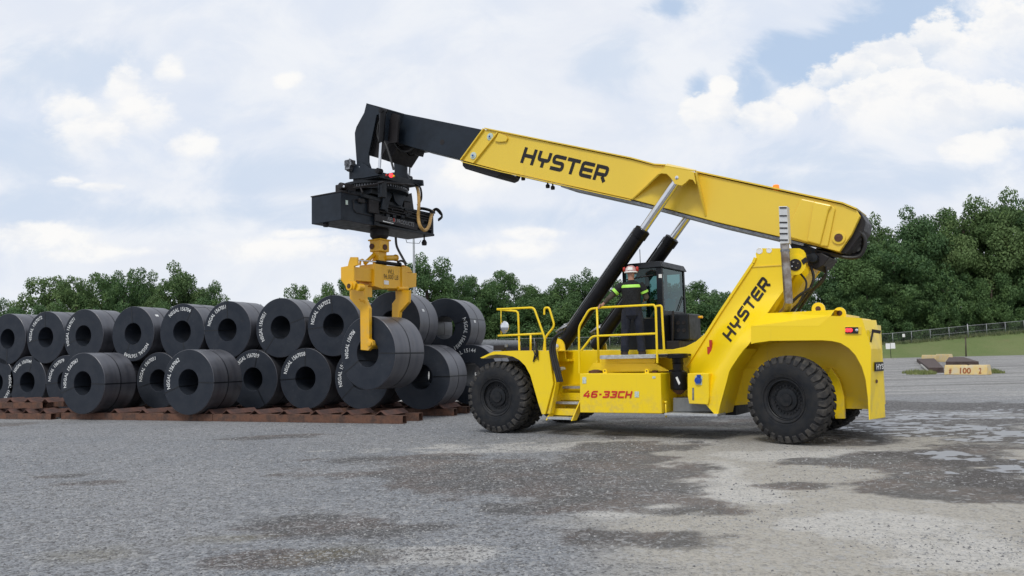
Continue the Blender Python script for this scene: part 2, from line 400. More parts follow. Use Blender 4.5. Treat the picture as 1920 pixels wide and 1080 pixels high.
# ---------------------------------------------------------------- ground
def make_ground():
    # a fine grid near the machine carries where mud, pale stone, wet, painted sheen and beige fines lie; large sheets carry on to the horizon
    x0, x1, y0, y1, st = -21.0, 24.0, 3.0, 39.0, .12
    nx, ny = int((x1 - x0) / st), int((y1 - y0) / st); x1 = x0 + nx * st; y1 = y0 + ny * st
    xs = x0 + np.arange(nx + 1) * st; ys = y0 + np.arange(ny + 1) * st; X, Y_ = np.meshgrid(xs, ys)
    rs = np.random.RandomState(7)
    def vnoise(fx, fy, seed):        # smooth value noise summed over octaves
        out = np.zeros_like(X); amp = 1.0; tot = 0
        for o in range(7):
            g = np.random.RandomState(seed * 31 + o).rand(256, 256); u = X * fx * 2 ** o + 37.3 * o + 500; v = Y_ * fy * 2 ** o + 11.1 * o + 500
            iu = np.floor(u).astype(int); iv = np.floor(v).astype(int); fu = u - iu; fv = v - iv; fu = fu * fu * (3 - 2 * fu); fv = fv * fv * (3 - 2 * fv)
            q = lambda a_, b_: g[(iv + b_) % 256, (iu + a_) % 256]
            out += amp * ((q(0, 0) * (1 - fu) + q(1, 0) * fu) * (1 - fv) + (q(0, 1) * (1 - fu) + q(1, 1) * fu) * fv); tot += amp; amp *= .62
        return out / tot
    n1 = vnoise(.5, .7, 1); n2 = vnoise(1.4, 1.8, 2); n3 = vnoise(.12, .5, 3); wob = (n1 - .5) * 2.6 + (n2 - .5) * 1.6
    def sm(v, lo, hi): k = np.clip((v - lo) / (hi - lo), 0, 1); return k * k * (3 - 2 * k)
    def gb(px, py, rx, ry, lo=1.35, hi=.35):
        p = ground(px, py); a_, b_ = ground(px, py - ry), ground(px, py + ry)
        d = np.sqrt(((X - p.x) / (rx / FPX * p.y)) ** 2 + ((Y_ - p.y) / ((a_.y - b_.y) / 2)) ** 2) + wob; return sm(d, lo, hi)
    def mx(l): return np.maximum.reduce(l)
    dark = mx([gb(900, 900, 300, 46), gb(1060, 925, 210, 38), gb(640, 985, 230, 32), gb(1120, 872, 170, 20), gb(1240, 1005, 170, 30), gb(560, 1045, 220, 18), gb(1700, 872, 200, 20), gb(1790, 905, 170, 34),
               gb(1870, 850, 110, 18), gb(1320, 958, 130, 14), gb(1180, 838, 130, 9), gb(1430, 795, 340, 16), gb(1000, 950, 200, 20)])
    strips = mx([gb(520, 819, 110, 4), gb(110, 893, 70, 5), gb(170, 904, 80, 5), gb(10, 797, 70, 4), gb(1490, 911, 60, 7), gb(760, 858, 140, 6), gb(300, 960, 90, 5)])
    light = mx([gb(1270, 885, 140, 28), gb(1340, 930, 130, 24), gb(1230, 950, 110, 14), gb(1640, 985, 200, 38), gb(780, 1040, 150, 18), gb(1480, 850, 180, 12), gb(1130, 965, 100, 12), gb(1000, 838, 320, 9), gb(1800, 1050, 160, 28), gb(860, 870, 120, 6)])
    wet = mx([gb(1740, 800, 260, 36), gb(1880, 868, 120, 36), gb(1840, 765, 220, 14), gb(1680, 755, 130, 9), gb(1900, 905, 100, 22), gb(1600, 822, 130, 13)])
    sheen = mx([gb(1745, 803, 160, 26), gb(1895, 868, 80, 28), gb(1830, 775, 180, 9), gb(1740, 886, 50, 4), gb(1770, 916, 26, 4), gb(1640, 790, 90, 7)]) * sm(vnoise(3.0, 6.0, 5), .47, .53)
    olive = mx([gb(170, 1040, 90, 16), gb(640, 1035, 80, 16), gb(420, 1010, 90, 11)])
    beige = sm(X - .04 * Y_ + (n1 - .5) * 3.5, -.3, 1.6) * sm(Y_, 26, 10)
    vs = np.zeros(((nx + 1) * (ny + 1), 3)); vs[:, 0] = X.ravel(); vs[:, 1] = Y_.ravel()
    i = np.arange(nx * ny); r_ = i // nx; c_ = i % nx; a0 = r_ * (nx + 1) + c_; F = np.stack([a0, a0 + 1, a0 + nx + 2, a0 + nx + 1], 1)
    nv = len(vs); big = [(-900, -60, 0), (900, -60, 0), (900, 1500, 0), (-900, 1500, 0), (x0, y0, 0), (x1, y0, 0), (x1, y1, 0), (x0, y1, 0)]
    allv = np.vstack([vs, np.array(big, float)]); me = bpy.data.meshes.new('ground')
    faces = F.tolist() + [[nv, nv + 1, nv + 5, nv + 4], [nv + 1, nv + 2, nv + 6, nv + 5], [nv + 2, nv + 3, nv + 7, nv + 6], [nv + 3, nv, nv + 4, nv + 7]]
    me.from_pydata(allv.tolist(), [], faces)
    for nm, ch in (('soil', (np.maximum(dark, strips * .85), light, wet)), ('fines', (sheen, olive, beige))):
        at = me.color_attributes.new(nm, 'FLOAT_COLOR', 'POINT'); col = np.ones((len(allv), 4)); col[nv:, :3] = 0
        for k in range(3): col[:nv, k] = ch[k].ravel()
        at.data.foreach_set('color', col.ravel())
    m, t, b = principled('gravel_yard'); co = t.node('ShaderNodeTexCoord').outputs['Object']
    def attr(nm):
        n = t.node('ShaderNodeAttribute'); n.attribute_name = nm; q = t.node('ShaderNodeSeparateColor'); t.l.new(n.outputs['Color'], q.inputs[0]); return q.outputs
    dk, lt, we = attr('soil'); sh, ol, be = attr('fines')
    sp = t.node('ShaderNodeSeparateXYZ'); t.l.new(co, sp.inputs[0]); y = sp.outputs[1]
    fin = t.noise(co, 5, 8, .74); grit = t.noise(co, 34, 5, .75)
    def edge(v, k=1.1, lo=.22, hi=.9): return t.ramp(t.math('ADD', v, t.math('MULTIPLY', t.math('SUBTRACT', fin, .5), k)), lo, hi)
    def stones_(scale):
        v = t.node('ShaderNodeTexVoronoi'); t.l.new(co, v.inputs['Vector']); v.inputs['Scale'].default_value = scale
        sc_ = t.node('ShaderNodeSeparateColor'); t.l.new(v.outputs['Color'], sc_.inputs[0]); return v.outputs['Distance'], sc_.outputs[0], sc_.outputs[1]
    d1, r1, r1b = stones_(44); d2, r2, r2b = stones_(17)
    c = t.mix(t.ramp(t.noise(co, .3, 6, .6), .35, .65), (.215, .228, .248, 1), (.265, .272, .285, 1))
    c = t.mix(t.math('MULTIPLY', be, .9), c, (.44, .41, .355, 1))
    c = t.mix(t.math('MULTIPLY', edge(lt), .65), c, (.58, .565, .535, 1))
    brown = t.mix(t.ramp(t.noise(co, .9, 4), .42, .6), (.066, .062, .060, 1), (.105, .080, .068, 1))
    c = t.mix(t.math('MULTIPLY', t.ramp(t.math('ADD', dk, t.math('MULTIPLY', t.math('SUBTRACT', fin, .5), .9)), .15, .8), .85), c, brown)
    c = t.mix(t.math('MULTIPLY', ol, .4), c, (.20, .17, .09, 1))
    mp = t.node('ShaderNodeMapping'); mp.inputs['Scale'].default_value = (.05, .33, 1); t.l.new(co, mp.inputs[0])
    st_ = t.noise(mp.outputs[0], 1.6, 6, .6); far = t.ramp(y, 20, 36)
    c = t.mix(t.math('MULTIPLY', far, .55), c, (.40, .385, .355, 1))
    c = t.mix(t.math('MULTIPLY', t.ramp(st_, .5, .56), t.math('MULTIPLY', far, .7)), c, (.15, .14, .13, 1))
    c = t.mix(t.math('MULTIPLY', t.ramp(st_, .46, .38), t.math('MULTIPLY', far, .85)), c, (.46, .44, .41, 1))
    c = t.mix(t.math('MULTIPLY', edge(we, .5), .9), c, (.075, .068, .064, 1))
    amt = t.math('SUBTRACT', 1.0, t.math('MULTIPLY', be, .6))
    c = t.mix(t.math('MULTIPLY', amt, t.ramp(r1, .6, .95, 0, .6)), c, (.40, .408, .42, 1))
    c = t.mix(t.math('MULTIPLY', amt, t.ramp(r1b, .65, .95, 0, .8)), c, (.06, .06, .065, 1))
    c = t.mix(t.ramp(r2, .84, .99, 0, .5), c, (.42, .42, .42, 1)); c = t.mix(t.math('MULTIPLY', amt, t.ramp(r2b, .78, .97, 0, .55)), c, (.085, .083, .08, 1))
    c = t.mix(t.math('MULTIPLY', amt, t.ramp(fin, .48, .72, 0, .45)), c, (.10, .098, .10, 1))
    c = t.mix(t.ramp(grit, .60, .74, 0, .35), c, (.50, .495, .48, 1))
    t.put(b.inputs['Base Color'], c)
    pud_sheen = edge(sh, .9, .3, .6); c = t.mix(t.math('MULTIPLY', pud_sheen, .8), c, (.27, .28, .305, 1)); t.put(b.inputs['Base Color'], c)  # sky sheen of the wet patches mixed in as a pale bluish colour
    t.put(b.inputs['Roughness'], t.math('SUBTRACT', .92, t.math('MULTIPLY', pud_sheen, .5), clamp=True)); t.put(b.inputs['Specular IOR Level'], t.math('ADD', .35, t.math('MULTIPLY', pud_sheen, .5)))
    bn = t.node('ShaderNodeBump'); bn.inputs['Distance'].default_value = .03
    t.put(bn.inputs['Strength'], t.math('SUBTRACT', 1.0, t.math('MULTIPLY', pud_sheen, .94)))
    hgt = t.math('ADD', t.math('MULTIPLY', fin, .8), t.math('ADD', t.math('MULTIPLY', grit, .35), t.math('ADD', t.math('MULTIPLY', d1, -.5), t.math('MULTIPLY', d2, -.5))))
    t.l.new(hgt, bn.inputs['Height']); t.l.new(bn.outputs[0], b.inputs['Normal'])
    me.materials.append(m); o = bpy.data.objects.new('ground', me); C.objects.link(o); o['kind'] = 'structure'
make_ground()

def bank_h(x):
    if x < 30: return 3.0
    if x < 70: return 3.0 - .7 * (x - 30) / 40
    if x < 98: return 2.3 + 2.0 * (x - 70) / 28
    return 4.3 + .02 * (x - 98)
def bank_z(x, y):
    k = max(0, min(1, (y - 141) / 13)); return bank_h(x) * (k * k * (3 - 2 * k)) - .02 + (mnoise.noise(Vector((x * .1, y * .1, 0))) * .12 * k)
def make_bank():
    m, t, b = principled('bank_grass'); co = objco(t)
    c = t.mix(t.ramp(t.noise(co, .12, 6), .35, .65), (.12, .165, .05, 1), (.155, .185, .07, 1))
    c = t.mix(t.ramp(t.noise(co, .5, 6, .65), .55, .75, 0, .6), c, (.19, .17, .08, 1))
    c = t.mix(t.ramp(t.noise(co, 5, 5, .7), .4, .7, 0, .4), c, (.05, .085, .02, 1))
    t.put(b.inputs['Base Color'], c); b.inputs['Roughness'].default_value = .9
    bn = t.node('ShaderNodeBump'); bn.inputs['Strength'].default_value = .8; bn.inputs['Distance'].default_value = .2
    t.l.new(t.noise(co, 4, 6, .7), bn.inputs['Height']); t.l.new(bn.outputs[0], b.inputs['Normal'])
    ys = [140.6, 141.5, 143, 145, 147, 149, 151, 153, 156, 165, 185, 230]; xs = [-260 + i * 8 for i in range(66)]
    vs = [(x, y + 1.2 * mnoise.noise(Vector((x * .06, 3, 0))) * (y < 142), bank_z(x, y)) for y in ys for x in xs]; n = len(xs)
    fs = [(j * n + i, j * n + i + 1, (j + 1) * n + i + 1, (j + 1) * n + i) for j in range(len(ys) - 1) for i in range(n - 1)]
    mb = MB(); mb.add(vs, fs, True); o = mb.build('grass_bank', m); o['kind'] = 'structure'
make_bank()

def tufts(name, mlabel, spots, hmin, hmax, m, seed, per=60):
    rnd = random.Random(seed); mb = MB()
    for (x, y, r) in spots:
        for i in range(per):
            a = rnd.uniform(0, 2 * pi); d = r * sqrt(rnd.random()); bx, by = x + d * cos(a), y + d * sin(a)
            h = rnd.uniform(hmin, hmax) * (1 - .5 * d / r); wv = .012 + .01 * rnd.random(); g = rnd.uniform(0, pi)
            lx, ly = rnd.uniform(-.4, .4) * h, rnd.uniform(-.4, .4) * h; bz = bank_z(bx, by) if by > 141 else 0
            wv *= max(1, y / 25)
            mb.add([(bx - wv * cos(g), by - wv * sin(g), bz - .02), (bx + wv * cos(g), by + wv * sin(g), bz - .02), (bx + lx, by + ly, bz + h)], [(0, 1, 2)])
    o = mb.build(name, m); tag(o, mlabel, 'grass', kind='stuff'); return o

# loose stones over the near yard: nobody could count them
def stones():
    rnd = random.Random(5); mb = MB()
    m, t, b = principled('loose_stone'); oi = t.node('ShaderNodeNewGeometry')
    c = t.mix(oi.outputs['Random Per Island'], (.09, .09, .095, 1), (.36, .36, .355, 1)); t.put(b.inputs['Base Color'], c); b.inputs['Roughness'].default_value = .9
    vs = []; fs = []
    N = 60000
    for i in range(N):
        y = 4.6 + 18 * rnd.random() ** 2.2; x = rnd.uniform(-.68, .68) * y
        dn = mnoise.noise(Vector((x * .5, y * .5, 2)))
        keep = .55 + .9 * dn - max(0, x) * .06
        if rnd.random() > keep: continue
        r = (.005 + .009 * rnd.random() ** 4) * (1 + y / 20)
        a = rnd.uniform(0, 2 * pi); o = len(vs)
        for k in range(4):
            q = a + k * pi / 2 + rnd.uniform(-.4, .4); vs.append((x + r * cos(q), y + r * sin(q), .0))
        q = rnd.uniform(0, 6.28); vs.append((x + .35 * r * cos(q), y + .35 * r * sin(q), r * rnd.uniform(.5, .95)))
        fs += [(o, o + 1, o + 4), (o + 1, o + 2, o + 4), (o + 2, o + 3, o + 4), (o + 3, o, o + 4)]
    mb.add(vs, fs); me = bpy.data.meshes.new('loose_stones'); me.from_pydata(vs, [], fs); me.materials.append(m)
    o = bpy.data.objects.new('loose_stones', me); C.objects.link(o); tag(o, 'loose pale gravel stones scattered over the grey yard', 'gravel', kind='stuff')
stones()

# ---------------------------------------------------------------- lettering
def glyphs(text, bold=0.0, shear=0.0, space=1.0):
    cu = bpy.data.curves.new('lettering', 'FONT'); cu.body = text; cu.size = 1; cu.offset = bold; cu.shear = shear; cu.space_character = space
    cu.resolution_u = 3
    o = bpy.data.objects.new('lettering', cu); C.objects.link(o); dg = bpy.context.evaluated_depsgraph_get(); dg.update()
    me = o.evaluated_get(dg).to_mesh()
    vs = [(v.co.x, v.co.y) for v in me.vertices]; fs = [tuple(p.vertices) for p in me.polygons]
    o.evaluated_get(dg).to_mesh_clear(); bpy.data.objects.remove(o); bpy.data.curves.remove(cu)
    x0 = min(v[0] for v in vs); x1 = max(v[0] for v in vs)
    return [((v[0] - x0) / .7, v[1] / .7) for v in vs], fs, (x1 - x0) / .7     # cap height = 1
def arc_text(text, phi0, phi1, rm, hgt, bold=.012, y=-.004):
    vs, fs, wd = glyphs(text, bold, 0, 1.05); out = []
    for u, v in vs:
        a = phi0 + (phi1 - phi0) * u / wd; r = rm + (v - .5) * hgt
        out.append((r * cos(a), y, r * sin(a)))
    return out, fs

# ---------------------------------------------------------------- steel coils
RC, RI, WC = .97, .385, 1.24
def coil_meshes():
    b = MB(); e = .012
    b.lathe((0, 0, 0), (0, 1, 0), [(RI, .006), (RI + .006, 0), (RC - e, 0), (RC, e), (RC, WC * .5), (RC, WC - e), (RC - e, WC), (RI + .006, WC), (RI, WC - .006)], 96, closed=True)
    ob = b.build('roll', 'coil'); me_b = ob.data; bpy.data.objects.remove(ob)
    m = mat('steel_strap', (.012, .014, .018), .35, .3)
    s = MB(); wd = .017
    s.box(RI, RC, -.004, 0, -wd, wd); s.box(RC - .004, RC + .004, -.003, WC + .003, -wd, wd); s.box(RI - .005, RI + .001, -.003, WC, -wd, wd)
    ob = s.build('strap', m); me_s = ob.data; bpy.data.objects.remove(ob)
    h = MB(); h.lathe((0, 0, 0), (0, 1, 0), [(RC - .002, WC * .5 - .016), (RC + .004, WC * .5 - .016), (RC + .004, WC * .5 + .016), (RC - .002, WC * .5 + .016)], 96)
    ob = h.build('girth_strap', m); me_h = ob.data; bpy.data.objects.remove(ob)
    return me_b, me_s, me_h
MEB, MES, MEH = coil_meshes()
def coil(p, th, label, text=None, a0=195, a1=105, rm=.79, hgt=.125, straps=(190, 0), R=RC, group='steel coils stacked in the yard', mk='white', girth=True, paper=None):
    sc = R / RC
    e = empty('steel_coil', (p[0], p[1], p[2] - R), -th); tag(e, label, 'steel coil', group)
    def ch(name, me, rot=0):
        o = bpy.data.objects.new(name, me); C.objects.link(o); o.parent = e; o.location = (0, 0, R); o.rotation_euler = (0, -radians(rot), 0); o.scale = (sc, 1, sc); return o
    ch('roll', MEB, random.Random(label).uniform(0, 360))
    for a in straps: ch('strap', MES, a)
    if girth: ch('girth_strap', MEH)
    if paper is not None:
        a = radians(paper); q = []
        for da, yy_ in ((0, .28), (.09, .28), (.09, .42), (0, .42)): q.append(((RC + .004) * cos(a + da), yy_, (RC + .004) * sin(a + da)))
        mb = MB(); mb.add(q, [(0, 1, 2, 3)]); o = mb.build('paper_tag', 'signw'); o.parent = e; o.location = (0, 0, R)
    if text:
        vs, fs = arc_text(text, radians(a0), radians(a1), rm, hgt)
        mb = MB(); mb.add(vs, fs); o = mb.build('marking', mk); o.parent = e; o.location = (0, 0, R)
    return e
TR = radians(21); TRC = radians(22)
def on_face(px, py, P, th):
    n = Vector((sin(th), cos(th), 0)); d = ray(px, py); k = (Vector(P) - CAM).dot(n) / d.dot(n); return CAM + d * k
P0 = (-2.73, 24.2, 0); nB = Vector((sin(TR), cos(TR), 0)); PB2 = Vector(P0) + nB * 2.3
PC = ground(353, 777, .22)
ZB, ZA = .22 + RC, 2.845
GB, GT, GF = 'coils in the bottom row', 'coils in the upper row', 'coils lying in front on the rusty beams'
def rowcoil(px, py, z, P, th, label, grp, **k):
    q = on_face(px, py, P, th); return coil((q.x, q.y, z), th, label, group=grp, **k)
rowcoil(14, 627, ZA, P0, TR, 'dark coil in the upper row cut by the left edge of the picture', GT, straps=(270,), text='NSGAL 1567', a0=215, a1=140)
rowcoil(85.6, 628, ZA, P0, TR, 'dark upper row coil chalked 1567072, second from the left', GT, text='NSGAL 1567072', a0=190, a1=105, straps=(95, 190))
rowcoil(156, 627.5, ZA, P0, TR, 'dark upper row coil chalked 1567071, third from the left', GT, text='NSGAL 1567071', a0=205, a1=125, straps=(200,))
rowcoil(249, 626.5, ZA, P0, TR, 'upper row coil chalked 1567048 upside down along its lower rim', GT, text='NSGAL 1567048', a0=-28, a1=-118, straps=(95, 248), paper=38)
rowcoil(341, 621.6, ZA, P0, TR, 'upper row coil chalked 156704 across the top of its face', GT, text='NSGAL 156704', a0=135, a1=62, straps=(60, 280))
rowcoil(426, 618, ZA, P0, TR, 'upper row coil chalked 1567051 at upper left, strap across its middle', GT, text='NSGAL 1567051', a0=168, a1=95, straps=(90, 180))
rowcoil(525.7, 613.5, ZA, P0, TR, 'upper row coil chalked 156705 1 low on its left side, slanting straps', GT, text='NSGAL 1567051', a0=212, a1=140, straps=(18, 232))
rowcoil(625, 611, ZA, P0, TR, 'upper row coil chalked 1567052 just left of the yellow tong arm', GT, text='NSGAL 1567052', a0=175, a1=98, straps=(95, 185))
rowcoil(735, 608, ZA, P0, TR, 'upper row coil behind the far arm of the yellow tong', GT, straps=(90,), paper=20)
rowcoil(-8, 713, ZB, P0, TR, 'bottom row coil cut by the left edge, beside coil 1567044', GB, text='NSGAL 15670', a0=20, a1=-50, straps=(90,))
rowcoil(51, 713, ZB, P0, TR, 'bottom row coil chalked 1567044 above the left beam pile', GB, text='NSGAL 1567044', a0=150, a1=75, straps=(75, 190))
rowcoil(122, 713, ZB, P0, TR, 'bottom row coil chalked 1567079 half behind the left front coil', GB, text='NSGAL 1567079', a0=178, a1=95, straps=(185,))
rowcoil(208, 713, ZB, P0, TR, 'bottom row coil almost hidden behind the left front coil', GB, straps=(90,))
rowcoil(296.6, 712.7, ZB, P0, TR, 'bottom row coil chalked 1567057 between the two front coils', GB, text='NSGAL 1567051', a0=182, a1=100, straps=(195,))
rowcoil(387, 712, ZB, P0, TR, 'bottom row coil almost hidden behind the right front coil', GB, straps=(90,))
rowcoil(474, 711.8, ZB, P0, TR, 'bottom row coil chalked 1567059 just right of the front coils', GB, text='NSGAL 1567059', a0=145, a1=72, straps=(78, 300))
rowcoil(572.4, 711, ZB, P0, TR, 'bottom row coil chalked 1567058 left of the hanging coil', GB, text='NSGAL 1567058', a0=168, a1=90, straps=(90, 182))
rowcoil(677.7, 709, ZB, P0, TR, 'bottom row coil standing right below the hanging coil', GB, text='NSGAL 1567065', a0=200, a1=120, straps=(222,))
rowcoil(789, 707, ZB, P0, TR, 'bottom row coil at the right end of the row, near the stacker', GB, straps=(0, 205))
rowcoil(833, 618, ZA - .1, PB2, TR, 'upper coil at the back right chalked 1566951 down its right side', GT, text='NSGAL 1566951', a0=22, a1=-62, straps=(15, 190), paper=8)
rowcoil(882, 703, ZB, PB2, TR, 'back bottom coil chalked 15144 half behind the front fender', GB, text='NSGAL 15144', a0=150, a1=75, straps=(120,))
rowcoil(786, 705, ZB, PB2, TR, 'back row coil hidden behind the last coil of the bottom row', GB, straps=(60,))
rowcoil(770, 625, ZA - .1, PB2, TR, 'back row coil behind the upper coil at the tong', GT, straps=(60,))
for px in (20, 95, 170, 262, 350, 440, 530, 620, 700):
    rowcoil(px, 700, ZB, PB2, TR, 'dark coil of the hidden back row glimpsed through gaps between the bottom coils', 'coils of the hidden back row', straps=(), girth=False)
for px in (55, 135, 215, 310, 400, 490, 590, 680):
    rowcoil(px, 620, ZA - .1, PB2, TR, 'dark coil of the hidden back row glimpsed through the eyes of the upper coils', 'upper coils of the hidden back row', straps=(), girth=False)
rowcoil(154.6, 719, ZB, PC, TRC, 'left front coil chalked 1567061 lying on the rusty beams', GF, text='NSGAL 1567061', a0=190, a1=108, straps=(198, -2), R=.985)
rowcoil(353, 717, ZB, PC, TRC, 'right front coil chalked 1567062 lying on the rusty beams', GF, text='NSGAL 1567062', a0=195, a1=118, straps=(200, -2), R=.985)
# the coil in the tong
hp = tp3(689, 661.5, 1.33)
HR = 138 / FPX * ((ORG + TX * hp.x + TY * hp.y + Vector((0, 0, hp.z)) - CAM).dot(Fv)) / 2
hw = ORG + TX * hp.x + TY * hp.y; HZ = hp.z
coil((hw.x, hw.y, HZ), TH, 'steel coil chalked 156706 held in the air by the yellow tong', 'NSGAL 156706', a0=190, a1=128, straps=(212, -2), R=HR, group=None, rm=.80)
# small white stickers on two coils are part of the barrels' dress
# ---------------------------------------------------------------- rusty dunnage
def chan(p0, p1, z0, z1, wd, name, label, cat, grp, m='rust'):
    p0 = Vector((p0[0], p0[1], 0)); p1 = Vector((p1[0], p1[1], 0)); d = (p1 - p0); L = d.length; an = atan2(d.y, d.x)
    o = MB(); th = .014; h = z1 - z0
    o.box(0, L, 0, wd, 0, th); o.box(0, L, 0, wd, h - th, h); o.box(0, L, 0, th, th, h - th); o.box(0, L, wd - th, wd, th, h - th)
    ob = o.build(name, m); ob.location = (p0.x, p0.y, z0); ob.rotation_euler = (0, 0, an)
    tag(ob, label, cat, grp); return ob
ends = [ground(755, 795), ground(785.6, 789.5), ground(851, 780), ground(875, 775.6)]
dF = (ground(110, 786) - ground(755, 795)).normalized()
BG = 'rusty box beams under the coils'
bl = [('front rusty box beam ending below the hanging coil', 0, 6.6), ('rusty box beam just behind the front one, ending below the hanging coil', 1, 9.5),
      ('rusty box beam under the right end of the bottom row', 2, 22), ('rearmost rusty box beam ending beside the front tyre', 3, 22)]
seg = 0
for lab, i, L in bl:
    a = ends[i]; q = a + dF * L; chan(q, a, .004, .22, .22, 'box_beam', lab, 'steel beam', BG)
a = ends[0] + dF * 6.62; q = ends[0] + dF * 13.15; chan(q, a, .002, .218, .22, 'box_beam', 'left length of the front rusty beam line under the front coils', 'steel beam', BG)
a = ends[1] + dF * 9.52; q = ends[1] + dF * 14.3; chan(q, a, .002, .218, .22, 'box_beam', 'left length of the second rusty beam line behind the front coils', 'steel beam', BG)
for off in (2.5, 3.4):
    a = ends[2] + nB * off; q = a + dF * 21; chan(q, a, .004, .22, .22, 'box_beam', 'rusty beam carrying the hidden back row of coils', 'steel beam', 'rusty beams under the back row')
nF = Vector((-dF.y, dF.x, 0));  nF = nF if nF.y > 0 else -nF
def chock_mesh():
    b = MB(); w2, h, L, th = .17, .13, 1.15, .014
    for sg in (-1, 1):
        b.hexa([(0, 0, h - th), (sg * w2, 0, 0), (sg * w2, L, 0), (0, L, h - th), (0, 0, h), (sg * (w2 + .012), 0, .006), (sg * (w2 + .012), L, .006), (0, L, h)])
    o = b.build('coil_chock', 'rust2'); return o
ck = chock_mesh(); first = True
chlab = []
def chock(p, z, lab, grp, rot=0.0):
    global first
    o = ck if first else ck.copy()
    if not first: C.objects.link(o)
    first = False
    o.location = (p.x, p.y, z); o.rotation_euler = (0, 0, atan2(-dF.y, -dF.x) + rot); tag(o, lab, 'coil chock', grp)
words = ['first', 'second', 'third', 'fourth', 'fifth', 'sixth', 'seventh', 'eighth', 'ninth', 'tenth', 'eleventh', 'twelfth']
rr = random.Random(3)
for i, px in enumerate([714, 651, 592, 533, 478, 425, 392, 315, 268, 215, 128]):
    p = on_face(px, 783, ends[0], atan2(nF.x, nF.y)); p.z = 0; s_ = (p - ends[0]).dot(dF); p = ends[0] + dF * s_ - nF * .02
    chock(p, .221, '%s rusty peaked chock from the right end of the front beams' % words[i], 'rusty chocks on the front beams', rr.uniform(-.05, .05))
for i, s_ in enumerate([.45, 1.5, 2.55, 3.6, 4.7, 5.75, 6.8, 7.9, 9, 10, 11.1]):
    p = ends[2] + dF * s_ - nF * .12
    chock(p, .221, '%s rusty chock from the right under the bottom row of coils' % words[i], 'rusty chocks under the bottom row', rr.uniform(-.05, .05))
# pile of spare beams at the left
g0 = ground(95, 787); dG = dF
PG = 'spare rusty beams piled at the left'
chan(g0 + dG * 5, g0, .004, .20, .2, 'spare_beam', 'long rusty beam on the ground at the front of the left pile', 'steel beam', PG)
chan(g0 + dG * 5 + nF * .9, g0 + nF * .9 - dG * .35, .004, .20, .2, 'spare_beam', 'rusty beam on the ground at the back of the left pile', 'steel beam', PG)
chan(g0 + dG * 5.6 + nF * .25, g0 + dG * .75 + nF * .25, .36, .55, .2, 'spare_beam', 'upper rusty beam lying on chocks at the front of the left pile', 'steel beam', PG)
chan(g0 + dG * 5.6 + nF * 1.05, g0 - dG * .3 + nF * 1.05, .36, .55, .2, 'spare_beam', 'upper rusty beam lying at the back of the left pile', 'steel beam', PG)
for i, s_ in enumerate([.35, 1.2, 2.1, 3.0]):
    p = g0 + dG * s_ + nF * -.02
    chock(p, .201, '%s rusty chock from the right between the beams of the left pile' % words[i], 'rusty chocks in the left pile')
    p = g0 + dG * (s_ + .25) + nF * .22
    chock(p, .551, '%s rusty chock from the right on top of the left pile' % words[i], 'rusty chocks on top of the left pile')

# ================================================================= the reach stacker
RS = machine_frame('reach_stacker', (0, 0, 0))
tag(RS, 'large yellow reach stacker with raised boom, black cab and four big tyres', 'reach stacker')
def wheel_meshes():
    r = MB()
    r.lathe((0, 0, 0), (0, 1, 0), [(.385, .03), (.385, .05), (.355, .055), (.34, .11), (.30, .125), (.215, .125), (.205, .09), (.13, .08), (.12, .055), (0.001, .05)], 48)
    r.lathe((0, 0, 0), (0, 1, 0), [(.385, .03), (.365, .025), (.35, .04), (.355, .055)], 48)
    r.lathe((0, 0, 0), (0, 1, 0), [(.34, .11), (.34, .42), (.001, .42)], 32)
    for k in range(24):
        a = 2 * pi * k / 24; c = (.258 * cos(a), .125, .258 * sin(a)); r.tube([c, (c[0], .095, c[2])], .014, 6)
    o = r.build('wheel', 'rim'); me_r = o.data; bpy.data.objects.remove(o)
    t = MB(); w_ = .47
    half = [(.365, .045), (.40, .012), (.47, -.008), (.56, -.016), (.65, -.006), (.728, .02), (.768, .07)]
    prof = half + [(.772, w_ / 2)] + [(a, w_ - b) for a, b in half[::-1]]
    t.lathe((0, 0, 0), (0, 1, 0), prof, 84)
    for rr_ in (.425, .475): t.lathe((0, 0, 0), (0, 1, 0), [(rr_ - .008, .006), (rr_, -.012), (rr_ + .008, .004)], 64)
    o = t.build('tyre', 'tyre'); me_t = o.data; bpy.data.objects.remove(o)
    g = MB(); n = 30; da = 2 * pi / n
    def P(r_, y, a): return (r_ * cos(a), y, r_ * sin(a))
    for side in (0, 1):
        for k in range(n):
            a = da * (k + .5 * side); fw = da * .30; sh = .11
            def Y(y): return y if side == 0 else w_ - y
            sec = [(.66, .69, .0, .0), (.71, .785, .014, .0), (.745, .808, .07, .02), (.75, .818, .21, sh), (.75, .818, .262, sh + .035)]
            ws = [fw * .9, fw * 1.18, fw * 1.28, fw * 1.15, fw * .9]
            for i in range(4):
                q = []
                for j in (i, i + 1):
                    ri, ro, y, s_ = sec[j]; f = ws[j]
                    q += [P(ri, Y(y), a + s_ - f), P(ri, Y(y), a + s_ + f), P(ro, Y(y - (.012 if j == 0 else 0)), a + s_ + f * .88), P(ro, Y(y - (.012 if j == 0 else 0)), a + s_ - f * .88)]
                g.hexa(q)
    o = g.build('tread', 'tread'); me_g = o.data; bpy.data.objects.remove(o)
    return me_r, me_t, me_g
WR, WT, WG = wheel_meshes()
def wheel(s_, t_, z, rot=0.0, spin=0.0):
    o = bpy.data.objects.new('wheel', WR); C.objects.link(o); o.parent = RS; o.location = (s_, t_, z)
    o.rotation_euler = (0, spin, rot); o.rotation_mode = 'XYZ'
    for nm, me in (('tyre', WT), ('tread', WG)):
        c = bpy.data.objects.new(nm, me); C.objects.link(c); c.parent = o
    return o
rw = ground(1471, 835.5); rws = (rw - ORG).dot(TX)
